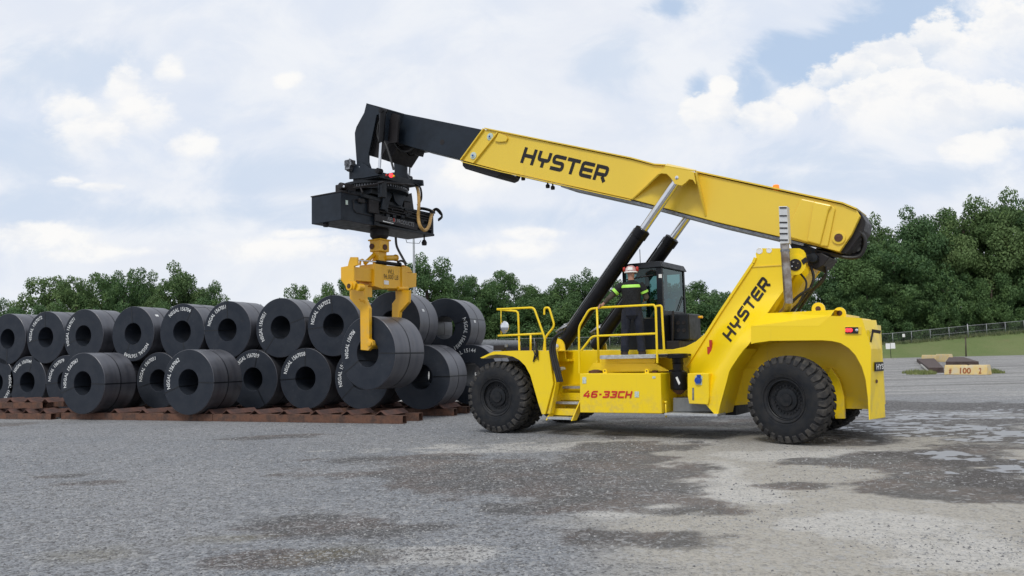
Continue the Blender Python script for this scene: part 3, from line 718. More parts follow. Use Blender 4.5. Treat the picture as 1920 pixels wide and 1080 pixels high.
wheel(-0.08, 0.02, .82); wheel(-0.08, .58, .82, 0, .1); wheel(-0.08, 2.95, .82, 0, .2); wheel(-0.08, 3.5, .82, 0, .05)
wheel(rws, 0.03, .82, -radians(16), .07); wheel(rws, 3.0, .82, -radians(12), .15)

Y = 'yel'
# ---- front mudguard, traced on the near side
NF = .04
outer = [(900, 671), (925, 659), (964, 657.6), (1029, 657.4), (1037, 719), (1022, 776.5), (1016, 776.5), (1010, 758), (1002, 730), (994.5, 704), (985, 686), (974, 675), (962, 668.5), (948, 665.6), (930, 664.5), (918, 666.5), (907, 671.5)]
mb = MB(); mb.pprism(outer, NF, NF + .05); 
skin_top = [(900, 671), (925, 659), (964, 657.6), (1029, 657.4)]; skin_in = [(907, 671.5), (918, 666.5), (930, 664.5), (948, 665.6), (962, 668.5), (974, 675), (985, 686), (994.5, 704), (1002, 730), (1010, 758), (1016, 776.5)]
def sheet(mb, pix, t0, t1, dt, th):
    P = [Vector((a, 0, b)) for a, b in (tp(x, y, dt) for x, y in pix)]
    for i in range(len(P) - 1):
        a, b = P[i], P[i + 1]; d = (b - a).normalized(); n = Vector((-d.z, 0, d.x)) * th
        mb.hexa([(a.x, t0, a.z), (b.x, t0, b.z), (b.x, t1, b.z), (a.x, t1, a.z), (a.x + n.x, t0, a.z + n.z), (b.x + n.x, t0, b.z + n.z), (b.x + n.x, t1, b.z + n.z), (a.x + n.x, t1, a.z + n.z)])
sheet(mb, skin_top, NF + .051, 1.12, NF, -.02); sheet(mb, skin_in, NF + .052, 1.1, NF, .02)
mb.pprism([(1031, 658), (1038, 719), (1023, 776), (1029, 776), (1040, 719), (1037, 658)], .1, .26, NF)
mb.build('mudguard', Y, RS, .008)
# far-side mudguard
a_ = [tp(x, y, NF) for x, y in skin_top]
mb = MB(); mb.prism([tp(x, y, NF) for x, y in outer], 4.0, 4.05)
P_ = [Vector((a, 0, b)) for a, b in a_]
for i in range(3): mb.hexa([(P_[i].x, 2.9, P_[i].z - .02), (P_[i + 1].x, 2.9, P_[i + 1].z - .02), (P_[i + 1].x, 3.99, P_[i + 1].z - .02), (P_[i].x, 3.99, P_[i].z - .02), (P_[i].x, 2.9, P_[i].z), (P_[i + 1].x, 2.9, P_[i + 1].z), (P_[i + 1].x, 3.99, P_[i + 1].z), (P_[i].x, 3.99, P_[i].z)])
mb.build('mudguard', Y, RS)
# ---- front axle
mb = MB(); mb.cyl((0.02, .3, .82), (0.02, 3.7, .82), .24, 24); mb.box(-.35, .4, 1.1, 2.85, .55, 1.15); mb.build('axle', 'blk', RS)
mb = MB(); mb.cyl((rws, .3, .82), (rws, 3.3, .82), .2, 24); mb.box(rws - .3, rws + .3, 1.2, 2.6, .5, 1.1); mb.build('axle', 'blk', RS)
# ---- main frame (box girder with the swept-up tower cheeks)
FT = 1.15
spine = [(1036, 657), (1075, 656.5), (1150, 656.5), (1262, 655), (1285, 650), (1305, 640), (1322, 625), (1338, 604), (1350, 585), (1409, 500), (1414, 494), (1420, 472)]
mb = MB()
low = [(1036, 770), (1036, 657), (1075, 656.5), (1150, 656.5), (1262, 655), (1285, 650), (1305, 640), (1322, 625), (1338, 604), (1350, 585), (1380, 640), (1380, 690), (1560, 690), (1560, 745), (1380, 760), (1260, 770)]
mb.pprism(low, FT, 2.75)
mb.build('chassis', Y, RS, .01)
mb = MB(); a = tp(1500, 700, 1.2); mb.box(5.2, 7.5, 1.2, 2.7, 1.05, 2.25); mb.build('engine_housing', Y, RS, .01)
# dark belly pan under the frame
mb = MB(); s0, z0 = tp(1100, 776, 1.3); s1, z1 = tp(1380, 776, 1.3); mb.box(s0, s1, 1.3, 2.7, .42, .62); mb.build('belly_pan', 'blk', RS)
# ---- tower cheek: one plate that flares out from the frame to the rear wheel arch
crease = [tp(1289, 688, FT), tp(1352, 586.6, FT)]
c0 = Vector(crease[0]); c1 = Vector(crease[1]); cdv = (c1 - c0).normalized(); cn = Vector((cdv.y, -cdv.x))
CW_T = .22
def cheek_t(s_, z):
    d = (Vector((s_, z)) - c0).dot(cn); u = max(0, min(1, d / .95)); u = u * u * (3 - 2 * u)
    hgt = max(0, min(1, (2.95 - z) / 1.1)); hgt = hgt * hgt * (3 - 2 * hgt)
    return FT - .02 - (FT - .02 - CW_T) * u * hgt
def cheek_pt(px, py, lift=0.0):
    t = .7
    for i in range(30):
        s_, z = tp(px, py, t); t = .5 * t + .5 * cheek_t(s_, z)
    s_, z = tp(px, py, t); return Vector((s_, t - lift, z))
rows = [  # y, left x, right x
    (465.5, 1426, 1499), (469, 1421, 1506), (475, 1417, 1510), (484, 1418, 1511), (494, 1414, 1507), (500, 1409.5, 1499), (520, 1395.6, 1485), (549, 1375.5, 1466), (565, 1365, 1454),
    (588, 1351, 1438), (600, 1342.5, 1424), (611.5, 1335, 1408), (626, 1325.5, 1408), (640, 1317, 1408), (648, 1312, 1402), (656, 1307.5, 1394), (670, 1299.5, 1384), (688, 1288, 1372), (697, 1292, 1367), (715, 1300, 1362.5), (735, 1310, 1357), (757, 1322, 1351), (778, 1341, 1346)]
def strip_mesh(name, m, back=.05):
    NX = 14; vs = []
    for (y, xl, xr) in rows:
        for k in range(NX + 1): vs.append(cheek_pt(xl + (xr - xl) * k / NX, y))
    nr = len(rows); fs = []
    for j in range(nr - 1):
        for k in range(NX): a = j * (NX + 1) + k; fs.append((a, a + 1, a + NX + 2, a + NX + 1))
    bk = [v + Vector((0, back, 0)) for v in vs]; o = len(vs)
    mb = MB(); mb.add(vs + bk, fs + [tuple(i + o for i in f[::-1]) for f in fs], True)
    rim = [k for k in range(NX + 1)] + [j * (NX + 1) + NX for j in range(1, nr)] + [(nr - 1) * (NX + 1) + k for k in range(NX - 1, -1, -1)] + [j * (NX + 1) for j in range(nr - 2, 0, -1)]
    mb.add([], []); b0 = 0
    for i in range(len(rim)): a, b = rim[i], rim[(i + 1) % len(rim)]; mb.f.append((a, b, b + o, a + o)); mb.sm.append(False)
    return mb.build(name, m, RS)
strip_mesh('tower_cheek', Y)
# flange along the tower's front edge, and the far cheek
mb = MB()
fl = [(1288, 688), (1352, 586.6), (1409.5, 500), (1414, 494), (1418, 484), (1416, 475)]
P = [tp(x - 3.0, y - 1.5, FT) for x, y in fl]
for i in range(len(P) - 2):
    a, b = Vector((P[i][0], 0, P[i][1])), Vector((P[i + 1][0], 0, P[i + 1][1])); d = (b - a).normalized(); n = Vector((d.z, 0, -d.x)) * .05
    mb.hexa([(a.x, FT - .06, a.z), (b.x, FT - .06, b.z), (b.x, 2.8, b.z), (a.x, 2.8, a.z), (a.x + n.x, FT - .06, a.z + n.z), (b.x + n.x, FT - .06, b.z + n.z), (b.x + n.x, 2.8, b.z + n.z), (a.x + n.x, 2.8, a.z + n.z)])
mb.build('tower_flange', Y, RS)
nearc = [tp(x, y, FT) for x, y in [(1420, 470), (1499, 466), (1510, 475), (1507, 494), (1466, 549), (1412, 640), (1400, 690), (1310, 690), (1352, 587), (1410, 500)]]
mb = MB(); mb.prism(nearc, 2.70, 2.76); mb.build('tower_cheek', Y, RS, .006)
# inner webs seen between the cheeks
mb = MB(); w_ = [tp(x, y, FT) for x, y in [(1440, 505), (1478, 500), (1400, 640), (1372, 640)]]; mb.prism(w_, 1.35, 1.45); mb.prism(w_, 2.3, 2.4)
q = [tp(x, y, 1.9) for x, y in [(1512, 500), (1528, 505), (1476, 592), (1455, 592)]]; mb.prism(q, 1.6, 2.25); mb.build('tower_web', Y, RS)
# top band weld line (raised strip) and pivot boss
mb = MB(); a, b = cheek_pt(1410, 500.5, .008), cheek_pt(1468, 497, .008); mb.beam(a, b, .02, .02); mb.build('weld_strip', 'yelb', RS)
pv = cheek_pt(1492, 497)
mb = MB(); mb.lathe(pv, (0, -1, 0), [(.20, 0), (.20, .03), (.12, .035), (.12, .0)], 32); mb.build('pivot_boss', Y, RS)
mb = MB(); mb.lathe(pv, (0, -1, 0), [(.12, 0), (.12, .05), (.03, .055), (.001, .055)], 28); o = mb.build('pivot_pin', 'ink', RS)
mb = MB()
for a in (0.4, 1.97, 3.54, 5.1): mb.tube([pv + Vector((.06 * cos(a), -.055, .06 * sin(a))), pv + Vector((.06 * cos(a), -.068, .06 * sin(a)))], .014, 8)
x_ = mb.build('bolt', 'chrome', RS)
for px, r_ in ((1424, .055), (1442, .045)):
    p = cheek_pt(px, 470.5 if px < 1430 else 469.5); mb = MB(); mb.lathe(p, (0, -1, 0), [(r_ + .012, .004), (r_, .01), (r_ * .9, .004), (.001, .003)], 20); mb.build('lifting_eye', 'signw', RS)

# ---- rear counterweight with its wheel arch
arch = [(1444, 639), (1541, 638), (1560, 639.5), (1576, 643), (1592, 653), (1604, 666), (1616, 688), (1623, 712), (1627, 745), (1629.3, 787)]
body = [(1408, 612), (1536, 611.5), (1558, 592), (1616, 596.5), (1633.5, 655), (1631.5, 787)] + [(1629.3, 787)] + arch[::-1][1:] + [(1415, 643), (1408, 645)]
mb = MB()
bp = [tp(x, y, CW_T) for x, y in body]
mb.prism(bp, CW_T, 1.15)
mb.prism([(min(a, 7.35), b) for a, b in bp], 2.75, 3.66)
mb.build('counterweight', Y, RS, .012)
# chamfered top of the counterweight
mb = MB(); A = tp3(1408, 611.8, CW_T); B = tp3(1536, 611.3, CW_T); D = tp3(1558, 591.8, CW_T + .02)
E_ = tp3(1438, 587.2, .62); F_ = Vector((D.x, .62, E_.z)); 
zc = E_.z
G = Vector((E_.x, 1.14, zc)); H_ = Vector((F_.x, 1.14, zc))
mb.add([A, B, D, F_, E_, G, H_], [(0, 1, 2, 4), (2, 3, 4), (4, 3, 6, 5)])
o = mb.build('counterweight_top', Y, RS)
mb = MB(); mb.box(E_.x, 7.3, 1.15, 2.75, 1.9, zc - .06); mb.build('engine_cover', Y, RS, .01)
# rear face: two shallow facets meeting behind the truck, lower slab and recessed upper slope
R1 = tp3(1631.5, 787, CW_T); R2 = tp3(1633.5, 655, CW_T); R3 = tp3(1617, 599.5, CW_T)
zb, zm, zt = R1.z, R2.z, R3.z
def on_t(px, py, t): return tp3(px, py, t)
sB = tp(1660, 782, .80)[0]; 
mid = tp3(1653, 652, .80); top = tp3(1643, 602, .80)
bs = R1.x; ms = R2.x
ring_low = [(bs, CW_T), (sB, .80), (sB, 3.1), (bs, 3.68), (bs, 2.0)]
mb = MB()
def slab(pts0, z0, pts1, z1):
    n = len(pts0); vs = [(a, b, z0) for a, b in pts0] + [(a, b, z1) for a, b in pts1]
    fs = [tuple(range(n))[::-1], tuple(range(n, 2 * n))] + [(i, (i + 1) % n, n + (i + 1) % n, n + i) for i in range(n)]
    mb.add(vs, fs)
L0 = [(bs, CW_T + .004), (sB, .80), (sB - .2, 2.0), (sB - .5, 3.3), (bs - .45, 3.66)]
L1 = [(ms, CW_T + .004), (mid.x, .80), (mid.x - .2, 2.0), (mid.x - .5, 3.3), (ms - .45, 3.66)]
L2 = [(R3.x, CW_T + .004), (top.x, .80), (top.x - .2, 2.0), (top.x - .5, 3.3), (R3.x - .45, 3.66)]
slab(L0, zb, L1, zm); slab(L1, zm + .001, L2, zt)
mb.build('rear_slab', Y, RS, .006)
mb = MB(); mb.box(7.1, 7.7, 1.16, 2.74, .6, 2.2); mb.build('rear_bulkhead', Y, RS)
# inner splash panel behind the rear tyre
q = [tp(x, y, .9) for x, y in [(1558, 690), (1574, 712), (1583, 745), (1584, 785), (1566, 785), (1552, 700)]]
mb = MB(); mb.prism(q, .9, 1.0); mb.build('splash_panel', Y, RS, .006)
mb = MB(); q = [tp(x, y, CW_T) for x, y in [(1346.5, 778), (1351, 757), (1357, 735), (1362.5, 715), (1368, 694), (1384, 670), (1396, 654)]]
Pq = [Vector((a, 0, b)) for a, b in q]
for i in range(len(Pq) - 1):
    a, b = Pq[i], Pq[i + 1]; mb.hexa([(a.x, .26, a.z), (b.x, .26, b.z), (b.x, 1.14, b.z), (a.x, 1.14, a.z), (a.x - .03, .26, a.z), (b.x - .03, .26, b.z), (b.x - .03, 1.14, b.z), (a.x - .03, 1.14, a.z)])
mb.build('arch_liner', Y, RS)
# rear lamp recess
mb = MB(); mb.pprism([(1584, 612.5), (1615, 612.5), (1615, 627), (1584, 626)], CW_T - .012, CW_T + .01); mb.build('lamp_recess', 'yelb', RS)
mb = MB(); mb.pprism([(1585, 613.5), (1609, 613.5), (1609, 625.5), (1585, 625)], CW_T - .03, CW_T - .014); lh = mb.build('tail_lamp', 'ink', RS)
mb = MB()
for px in (1588.8, 1594.6):
    p = tp3(px, 619, CW_T - .03); mb.lathe(p, (0, -1, 0), [(.036, 0), (.03, .02), (.001, .026)], 16)
mb.build('red_lamp', 'lampr', lh)
p = tp3(1606.5, 619, CW_T - .03); mb = MB(); mb.lathe(p, (0, -1, 0), [(.03, 0), (.026, .012), (.001, .015)], 16); mb.build('reflector', 'chrome', lh)
# grab handle and holes on the rear facet
mb = MB(); a = tp3(1632.5, 641, .28); b = tp3(1637, 620, .42); c = tp3(1648, 623, .42); mb.tube([a, b], .018, 8); mb.beam(b + Vector((-.02, -.02, 0)), c + Vector((.03, 0, 0)), .05, .06); mb.build('rear_camera_arm', 'ink', RS)
for px, py in ((1642, 665), (1646, 715)):
    tt = .5; p = tp3(px, py, tt); f = (tt - CW_T) / (.80 - CW_T); sx = bs + (sB - bs) * f
    mb = MB(); nrm = Vector((.58, -(sB - bs), 0)).normalized(); pp = Vector((sx + .02, tt, p.z)); mb.lathe(pp, nrm, [(.035, .0), (.03, .012), (.001, .004)], 14); mb.build('socket_hole', 'rusty', RS)
# maker's plate on the rear facet
def facet_pt(u, z, lift=.02):       # u from 0 (near edge) to 1 (far edge) of the chamfer, then round the back
    nrm = Vector((.58, -(sB - bs), 0)).normalized(); p = Vector((bs, CW_T, z)).lerp(Vector((sB, .80, z)), u); f = (z - zb) / (zm - zb)
    p.x += (ms - bs) * f * (1 - u) + (mid.x - sB) * f * u; return p + nrm * lift
za, zb_ = tp(1645, 696, .5)[1], tp(1645, 679, .5)[1]
q = [facet_pt(u, z, l) for l in (.006, .02) for u, z in ((.28, za), (.99, za), (.99, zb_), (.28, zb_))]
mb = MB(); mb.hexa(q); np_ = mb.build('name_plate', 'ink', RS)
# ---- lifting lugs on top
for px, w_px, y0, y1, t in ((1534, 11.5, 588, 569, .95), (1574, 10.5, 590, 577, 1.05)):
    c = tp3(px, y1 + 10, t); w2 = w_px / 1500 * 16; zbot = tp(px, y0 + 6, t)[1]
    pts = [(c.x - w2, zbot), (c.x + w2, zbot)] + [(c.x + w2 * cos(a), c.z + w2 * sin(a)) for a in [i * pi / 10 for i in range(11)]]
    mb = MB(); mb.prism(pts, t, t + .06); lg = mb.build('lifting_lug', Y, RS, .004)
    mb = MB(); mb.lathe(c, (0, -1, 0), [(.052, .004), (.001, .006)], 16); mb.build('lug_hole', 'rusty', lg)

# ---- lettering helpers on the machine
def stroke(pts, w2, aspect=1.0):
    P = [Vector(p) for p in pts]; L = []; R = []
    for i, p in enumerate(P):
        if i == 0: d = (P[1] - p).normalized(); n = Vector((-d.y, d.x)); k = 1
        elif i == len(P) - 1: d = (p - P[i - 1]).normalized(); n = Vector((-d.y, d.x)); k = 1
        else:
            d0 = (p - P[i - 1]).normalized(); d1 = (P[i + 1] - p).normalized(); n = (Vector((-d0.y, d0.x)) + Vector((-d1.y, d1.x))).normalized(); k = 1 / max(.5, n.dot(Vector((-d0.y, d0.x))))
        L.append(p + n * w2 * k); R.append(p - n * w2 * k)
    return L, R
def logo():                       # wide squared capitals built of strokes, unit height, returns quads
    s_ = .115; out = []; r = .16
    def add(x0, pts): L, R = stroke([(x0 + a, b) for a, b in pts], s_); out.append((L, R))
    e = s_; x = 0; wL = 1.0
    def bend(a, b, c, r=.13):     # round corner at b
        a, b, c = Vector(a), Vector(b), Vector(c); u = (a - b).normalized(); v = (c - b).normalized(); return [tuple(b + u * r), tuple(b + (u + v) * r * .3), tuple(b + v * r)]
    # H
    add(x, [(e, 0), (e, 1)]); add(x, [(wL - e, 0), (wL - e, 1)]); add(x, [(2 * e, .5), (wL - 2 * e, .5)]); x += 1.16
    # Y
    add(x, [(e, 1)] + bend((e, 1), (e, .46), (wL, .46)) + bend((0, .46), (wL - e, .46), (wL - e, 1)) + [(wL - e, 1)]); add(x, [(wL / 2, .46 - e), (wL / 2, 0)]); x += 1.14
    # S
    add(x, [(wL, 1 - e)] + bend((wL, 1 - e), (e, 1 - e), (e, .5)) + bend((e, 1), (e, .5), (wL, .5)) + bend((0, .5), (wL - e, .5), (wL - e, 0)) + bend((wL - e, .5), (wL - e, e), (0, e)) + [(0, e)]); x += 1.12
    # T
    add(x, [(0, 1 - e), (wL, 1 - e)]); add(x, [(wL / 2, 1 - 2 * e), (wL / 2, 0)]); x += 1.12
    # E
    add(x, [(wL, 1 - e)] + bend((wL, 1 - e), (e, 1 - e), (e, .5)) + bend((e, 1), (e, e), (wL, e)) + [(wL, e)]); add(x, [(2 * e, .5), (wL * .95, .5)]); x += 1.14
    # R
    add(x, [(e, 0), (e, 1 - 2 * e)]); add(x, [(0, 1 - e)] + bend((0, 1 - e), (wL - e, 1 - e), (wL - e, .4)) + bend((wL - e, 1), (wL - e, .42), (0, .42)) + [(2 * e, .42)]); add(x, [(wL * .62, .42 - e), (wL - e * .9, 0)]); x += 1.0
    return out, x
def logo_mesh(o_px, e_px, up_px, fn, name='lettering', m='ink', parent=None):
    parts, wd = logo(); O = Vector(o_px); Ex = (Vector(e_px) - O) / wd; Uy = Vector(up_px) - O; mb = MB()
    for L, R in parts:
        vs = [fn(*(O + Ex * p.x + Uy * p.y)) for p in L] + [fn(*(O + Ex * p.x + Uy * p.y)) for p in R]; n = len(L)
        mb.add(vs, [(i, i + 1, n + i + 1, n + i) for i in range(n - 1)])
    return mb.build(name, m, parent or RS)
def text_mesh(txt, o_px, e_px, up_px, fn, m='ink', bold=.02, shear=0.0, parent=None, space=1.0, name='lettering'):
    vs, fs, wd = glyphs(txt, bold, shear, space); O = Vector(o_px); Ex = (Vector(e_px) - O) / wd; Uy = Vector(up_px) - O
    mb = MB(); mb.add([fn(*(O + Ex * a + Uy * b)) for a, b in vs], fs); return mb.build(name, m, parent or RS)
logo_mesh((1370, 641.5), (1446, 532.5), (1354, 626), lambda x, y: cheek_pt(x, y, .012))
def plane_fn(t): return lambda x, y: tp3(x, y, t)
# name plate letters, continuing round the corner
za2, zb2 = za + .035, zb_ - .035
vs, fs, wd = glyphs('HYSTER', .02)
mb = MB(); mb.add([facet_pt(.36 + 1.25 * a / wd, za2 + (zb2 - za2) * b, .024) for a, b in vs if True], fs)
vs2 = []; 
mb2 = MB(); vv = [facet_pt(.36 + .60 * a / wd, za2 + (zb2 - za2) * b, .024) for a, b in glyphs('HYS', .02)[0]]
g3 = glyphs('HYS', .02); mb2.add([facet_pt(.36 + .60 * a / g3[2], za2 + (zb2 - za2) * b, .024) for a, b in g3[0]], g3[1]); mb2.build('lettering', 'signw', np_)

# ---- fuel tank / hydraulic tank box
mb = MB(); mb.pprism([(1087, 700.5), (1238.5, 700.2), (1240.8, 775.5), (1087.5, 773.5)], .10, .98); tank = mb.build('side_tank', Y, RS, .012)
def number_decal():
    e = .12; G = {'4': [[(.66, 1), (.08, .34)], [(.0, .28), (1, .28)], [(.74, 0), (.74, .7)]], '6': [[(.95, 1 - e), (.3, 1 - e), (e, .75), (e, .25), (.25, e), (.75, e), (1 - e, .2), (1 - e, .4), (.75, .52), (e, .52)]], '-': [[(.1, .5), (.45, .5)]],
         '3': [[(.05, 1 - e), (.75, 1 - e), (1 - e, .85), (1 - e, .62), (.75, .5), (.3, .5)], [(.75, .5), (1 - e, .38), (1 - e, .2), (.75, e), (.0, e)]], 'C': [[(1, 1 - e), (.25, 1 - e), (e, .85), (e, .15), (.25, e), (1, e)]], 'H': [[(e, 0), (e, 1)], [(1 - e, 0), (1 - e, 1)], [(e, .5), (1 - e, .5)]]}
    wd = {'-': .72}; tot = sum(wd.get(ch, 1.18) for ch in '46-33CH') - .18; O = Vector((1093, 745.8)); Ex = (Vector((1183, 746.4)) - O) / tot; Uy = Vector((1096, 732.6)) - O; x = 0; mb = MB(); k = 0
    for ch in '46-33CH':
        for st in G[ch]:
            k += 1; L, R_ = stroke([(x + a, b) for a, b in st], e); n = len(L); vs = [tp3(*(O + Ex * p.x + Uy * p.y), .095 - .0006 * k) for p in L + R_]; mb.add(vs, [(i, i + 1, n + i + 1, n + i) for i in range(n - 1)])
        x += wd.get(ch, 1.18)
    mb.build('lettering', 'red', tank)
number_decal()
for q_ in ([(1092, 707), (1099, 707), (1099, 719), (1092, 719)], [(1190, 734), (1198, 734), (1198, 745), (1190, 745)], [(1223, 705.5), (1229, 705.5), (1229, 709.5), (1223, 709.5)]):
    mb = MB(); mb.pprism(q_, .092, .098); mb.build('sticker', 'stick', tank)
for px in (1134, 1212.5):
    c = tp3(px, 696, .4); mb = MB(); mb.prism([(c.x - .045, c.z - .08), (c.x + .045, c.z - .08), (c.x + .045, c.z + .02), (c.x + .02, c.z + .05), (c.x - .02, c.z + .05), (c.x - .045, c.z + .02)], .4, .44); lg = mb.build('lug', Y, tank)
    mb = MB(); mb.lathe((c.x, .398, c.z + .005), (0, -1, 0), [(.018, 0), (.001, .001)], 12); mb.build('lug_hole', 'rusty', lg)
mb = MB(); p = tp3(1117, 695.5, .6); mb.lathe(p, (0, 0, 1), [(.16, -.05), (.16, 0), (.05, .03), (.001, .03)], 20); p = tp3(1228, 696.5, .6); mb.lathe(p, (0, 0, 1), [(.06, -.05), (.06, .02), (.001, .025)], 16); mb.build('filler_cap', 'rusty', tank)
mb = MB(); p = tp3(1243.5, 757, .12); mb.tube([p + Vector((.01, .1, -.28)), p + Vector((.01, .1, .05))], .018, 8); mb.tube([p + Vector((.01, .1, .0)), p + Vector((.01, .1, .05))], .03, 8); mb.build('sight_gauge', Y, tank)
# ---- angled support bracket under the platform, and the platform
mb = MB(); mb.pprism([(1112, 681), (1228, 681), (1256, 696), (1100, 698)], .62, .66)
mb.pprism([(1121, 672.5), (1228, 672.5), (1228, 680.5), (1116, 680.5)], .62, .66); mb.build('platform_bracket', Y, RS, .004)
s0, zp = tp(1124.5, 667, .34); s1, _ = tp(1229, 667, .34)
mb = MB(); mb.box(s0, s1, .34, 1.14, zp - .075, zp - .0); 
for i in range(9): mb.box(s0 + .01, s1 - .01, .35 + i * .088, .37 + i * .088, zp, zp + .008)
mb.build('platform', 'alu', RS, .004); ZPL = zp + .008
mb = MB(); a = tp3(1212, 665.5, .34); b = tp3(1262, 664.5, .34); mb.box(s1 + .01, b.x + .1, .34, 1.1, zp - .05, zp - .0); mb.build('platform_grating', 'ink', RS)
# ---- black cyclone air filter
c = tp3(1272, 700, .45); 
def zat(y, t=.45): return tp(1272, y, t)[1]
mb = MB(); mb.lathe((c.x, c.y, 0), (0, 0, 1), [(.001, zat(662.5)), (.2, zat(663)), (.215, zat(665)), (.215, zat(671)), (.12, zat(672)), (.11, zat(680)), (.125, zat(681)), (.11, zat(682)), (.11, zat(694)), (.17, zat(697)), (.175, zat(728)), (.15, zat(731)), (.001, zat(732))], 28)
flt = mb.build('air_filter', 'cyl', RS)
mb = MB(); mb.lathe((c.x, c.y, 0), (0, 0, 1), [(.15, zat(728.5)), (.13, zat(733)), (.05, zat(739)), (.001, zat(740))], 24); mb.build('filter_bowl', 'rusty', flt)
q = [tp3(x, y, c.y - .18) for x, y in ((1266.5, 708), (1270, 706), (1275.5, 718), (1273, 722))]; mb = MB(); mb.add(q, [(0, 1, 2, 3)]); mb.build('sticker', 'signw', flt)
mb = MB(); mb.tube([tp3(1287, 703, .45), tp3(1262, 697, .6), tp3(1245, 701, .8)], .05, 10); mb.build('intake_hose', 'rub', flt)
# ---- small urea tank box, battery step
mb = MB(); mb.pprism([(1289, 700), (1328.5, 700), (1329.5, 745), (1327, 758.5), (1292, 757), (1289, 742)], .16, .72); ut = mb.build('small_tank', Y, RS, .012)
mb = MB(); p = tp3(1309.5, 713, .155); mb.lathe(p, (0, -1, 0), [(.07, 0), (.065, .05), (.001, .055)], 18); mb.box(p.x - .02, p.x + .06, .12, .15, p.z + .07, p.z + .11); mb.build('filler_cap', 'blue', ut)
mb = MB(); mb.pprism([(1298, 727), (1301, 727), (1301, 750), (1298, 750)], .15, .156); mb.build('level_window', 'steel', ut); mb = MB(); mb.pprism([(1303, 705), (1317, 705), (1316, 722), (1304, 721)], .152, .158); mb.build('sticker', 'stick', ut)
mb = MB(); mb.pprism([(1262, 746), (1346, 746), (1346, 772), (1262, 772)], .42, .95); mb.build('battery_box', 'panel', RS, .008)
s0_, z_ = tp(1243, 776, .10); s1_, _ = tp(1345, 777, .10); mb = MB(); mb.box(s0_ + .03, s1_, .10, .6, z_ - .03, z_ + .015); mb.build('foot_step', 'alu', RS, .004)
mb = MB(); p = tp3(1333, 650, FT)
p = cheek_pt(1332, 652, .03); mb.box(p.x - .04, p.x + .05, p.y - .06, p.y + .03, p.z - .13, p.z + .02); mb.box(p.x + .0, p.x + .05, p.y - .04, p.y + .03, p.z + .02, p.z + .16); mb.build('emergency_stop', 'redp', RS, .006)
# ---- boarding stairs
st_s0 = tp(1024, 783, .06)[0]; st_s1 = tp(1071, 784, .06)[0]
tr = [(.06, tp(1048, 784, .06)[1])]; tr.append((.42, tp(1054, 755, .42)[1])); tr.append((.78, tp(1062, 726, .78)[1]))
mb = MB(); 
for i, (t_, z_) in enumerate(tr):
    mb.box(st_s0 + .03, st_s1 - .0, t_, t_ + .2, z_ - .03, z_ + .02)
stp = mb.build('stair_treads', 'alu', RS)
mb = MB()
for sx in (st_s0, st_s1):
    mb.hexa([(sx, tr[0][0] - .02, tr[0][1] - .05), (sx, tr[0][0] + .2, tr[0][1] - .05), (sx, tr[2][0] + .24, tr[2][1] + .04), (sx, tr[2][0] + .0, tr[2][1] + .04), (sx + .028, tr[0][0] - .02, tr[0][1] - .05), (sx + .028, tr[0][0] + .2, tr[0][1] - .05), (sx + .028, tr[2][0] + .24, tr[2][1] + .04), (sx + .028, tr[2][0], tr[2][1] + .04)])
for i, (t_, z_) in enumerate(tr[:2]): mb.box(st_s0 + .03, st_s1, t_ + .26, t_ + .275, z_ + .04, tr[i + 1][1] - .12)
mb.build('stair_stringers', Y, RS)
mb = MB(); q = tp(1062, 715, .8); mb.box(tp(1046, 700, .8)[0], tp(1085, 700, .8)[0], 1.06, 1.14, .7, tr[2][1] + .05); mb.build('stair_backplate', Y, RS)
q = [tp3(x, y, .3) for x, y in ((1015, 688), (1051, 688.5), (1053, 693), (1036, 700), (1017, 704))]
mb = MB(); mb.prism([(v.x, v.z) for v in q], .3, .5); mb.build('shelf_step', 'alu', RS, .004)
# ---- handrails
def rail(name, pix, t, r=.024, rnd=6):
    P = [tp3(x, y, t) for x, y in pix]; out = [P[0]]
    for i in range(1, len(P) - 1):
        a, b, c = P[i - 1], P[i], P[i + 1]; k = min(.09, (a - b).length * .45, (c - b).length * .45); u = (a - b).normalized() * k; v = (c - b).normalized() * k
        for j in range(5): f = j / 4; out.append((b + u) * (1 - f) ** 2 + b * 2 * f * (1 - f) + (b + v) * f * f)
    out.append(P[-1]); mb = MB(); mb.tube(out, r, 10); return mb.build(name, Y, RS)
RT = .33
rail('handrail', [(1086, 700), (1085.5, 613), (1105, 579.5), (1129, 576.5), (1226, 571.5), (1229.5, 577), (1232.5, 681)], RT)
rail('handrail', [(1119.3, 578), (1122.5, 680)], RT)
rail('handrail', [(1090, 657), (1110, 631), (1122, 629.8), (1229.5, 625.5)], RT)
rail('handrail', [(1231, 574), (1240.5, 572.5), (1245.2, 658)], RT + .25)
rail('handrail', [(932, 580), (1001, 576.5), (1021.5, 634), (1024.5, 713)], .12)
rail('handrail', [(934, 629.5), (1017.5, 625.5)], .12)
rail('handrail', [(933, 580.5), (971.5, 583.5), (973.8, 657)], .5)
rail('handrail', [(995, 627), (995, 657)], .12)
rail('handrail', [(1020.5, 590), (1020.8, 577), (1029.5, 576.5), (1040, 611), (1022, 633), (1019.5, 657)], .4)
rail('mirror_post', [(939.4, 581), (939.4, 628)], .3, .010)
mb = MB(); p = tp3(945.4, 613.5, .28); ax = (CAM - (ORG + TX * p.x + TY * p.y)).normalized(); ax = Vector((ax.dot(TX) - .75, ax.dot(TY) - .1, .0)).normalized()
mb.lathe(p, ax, [(.001, .05), (.06, .045), (.11, .025), (.145, 0), (.14, -.02), (.001, -.035)], 28); mb.build('mirror', 'chrome', RS)
mb = MB(); a = tp3(924.5, 657, .5); b = tp3(945, 646.5, .5); mb.box(a.x, b.x, .5, .62, a.z, b.z); mb.build('work_light', 'ink', RS, .02)
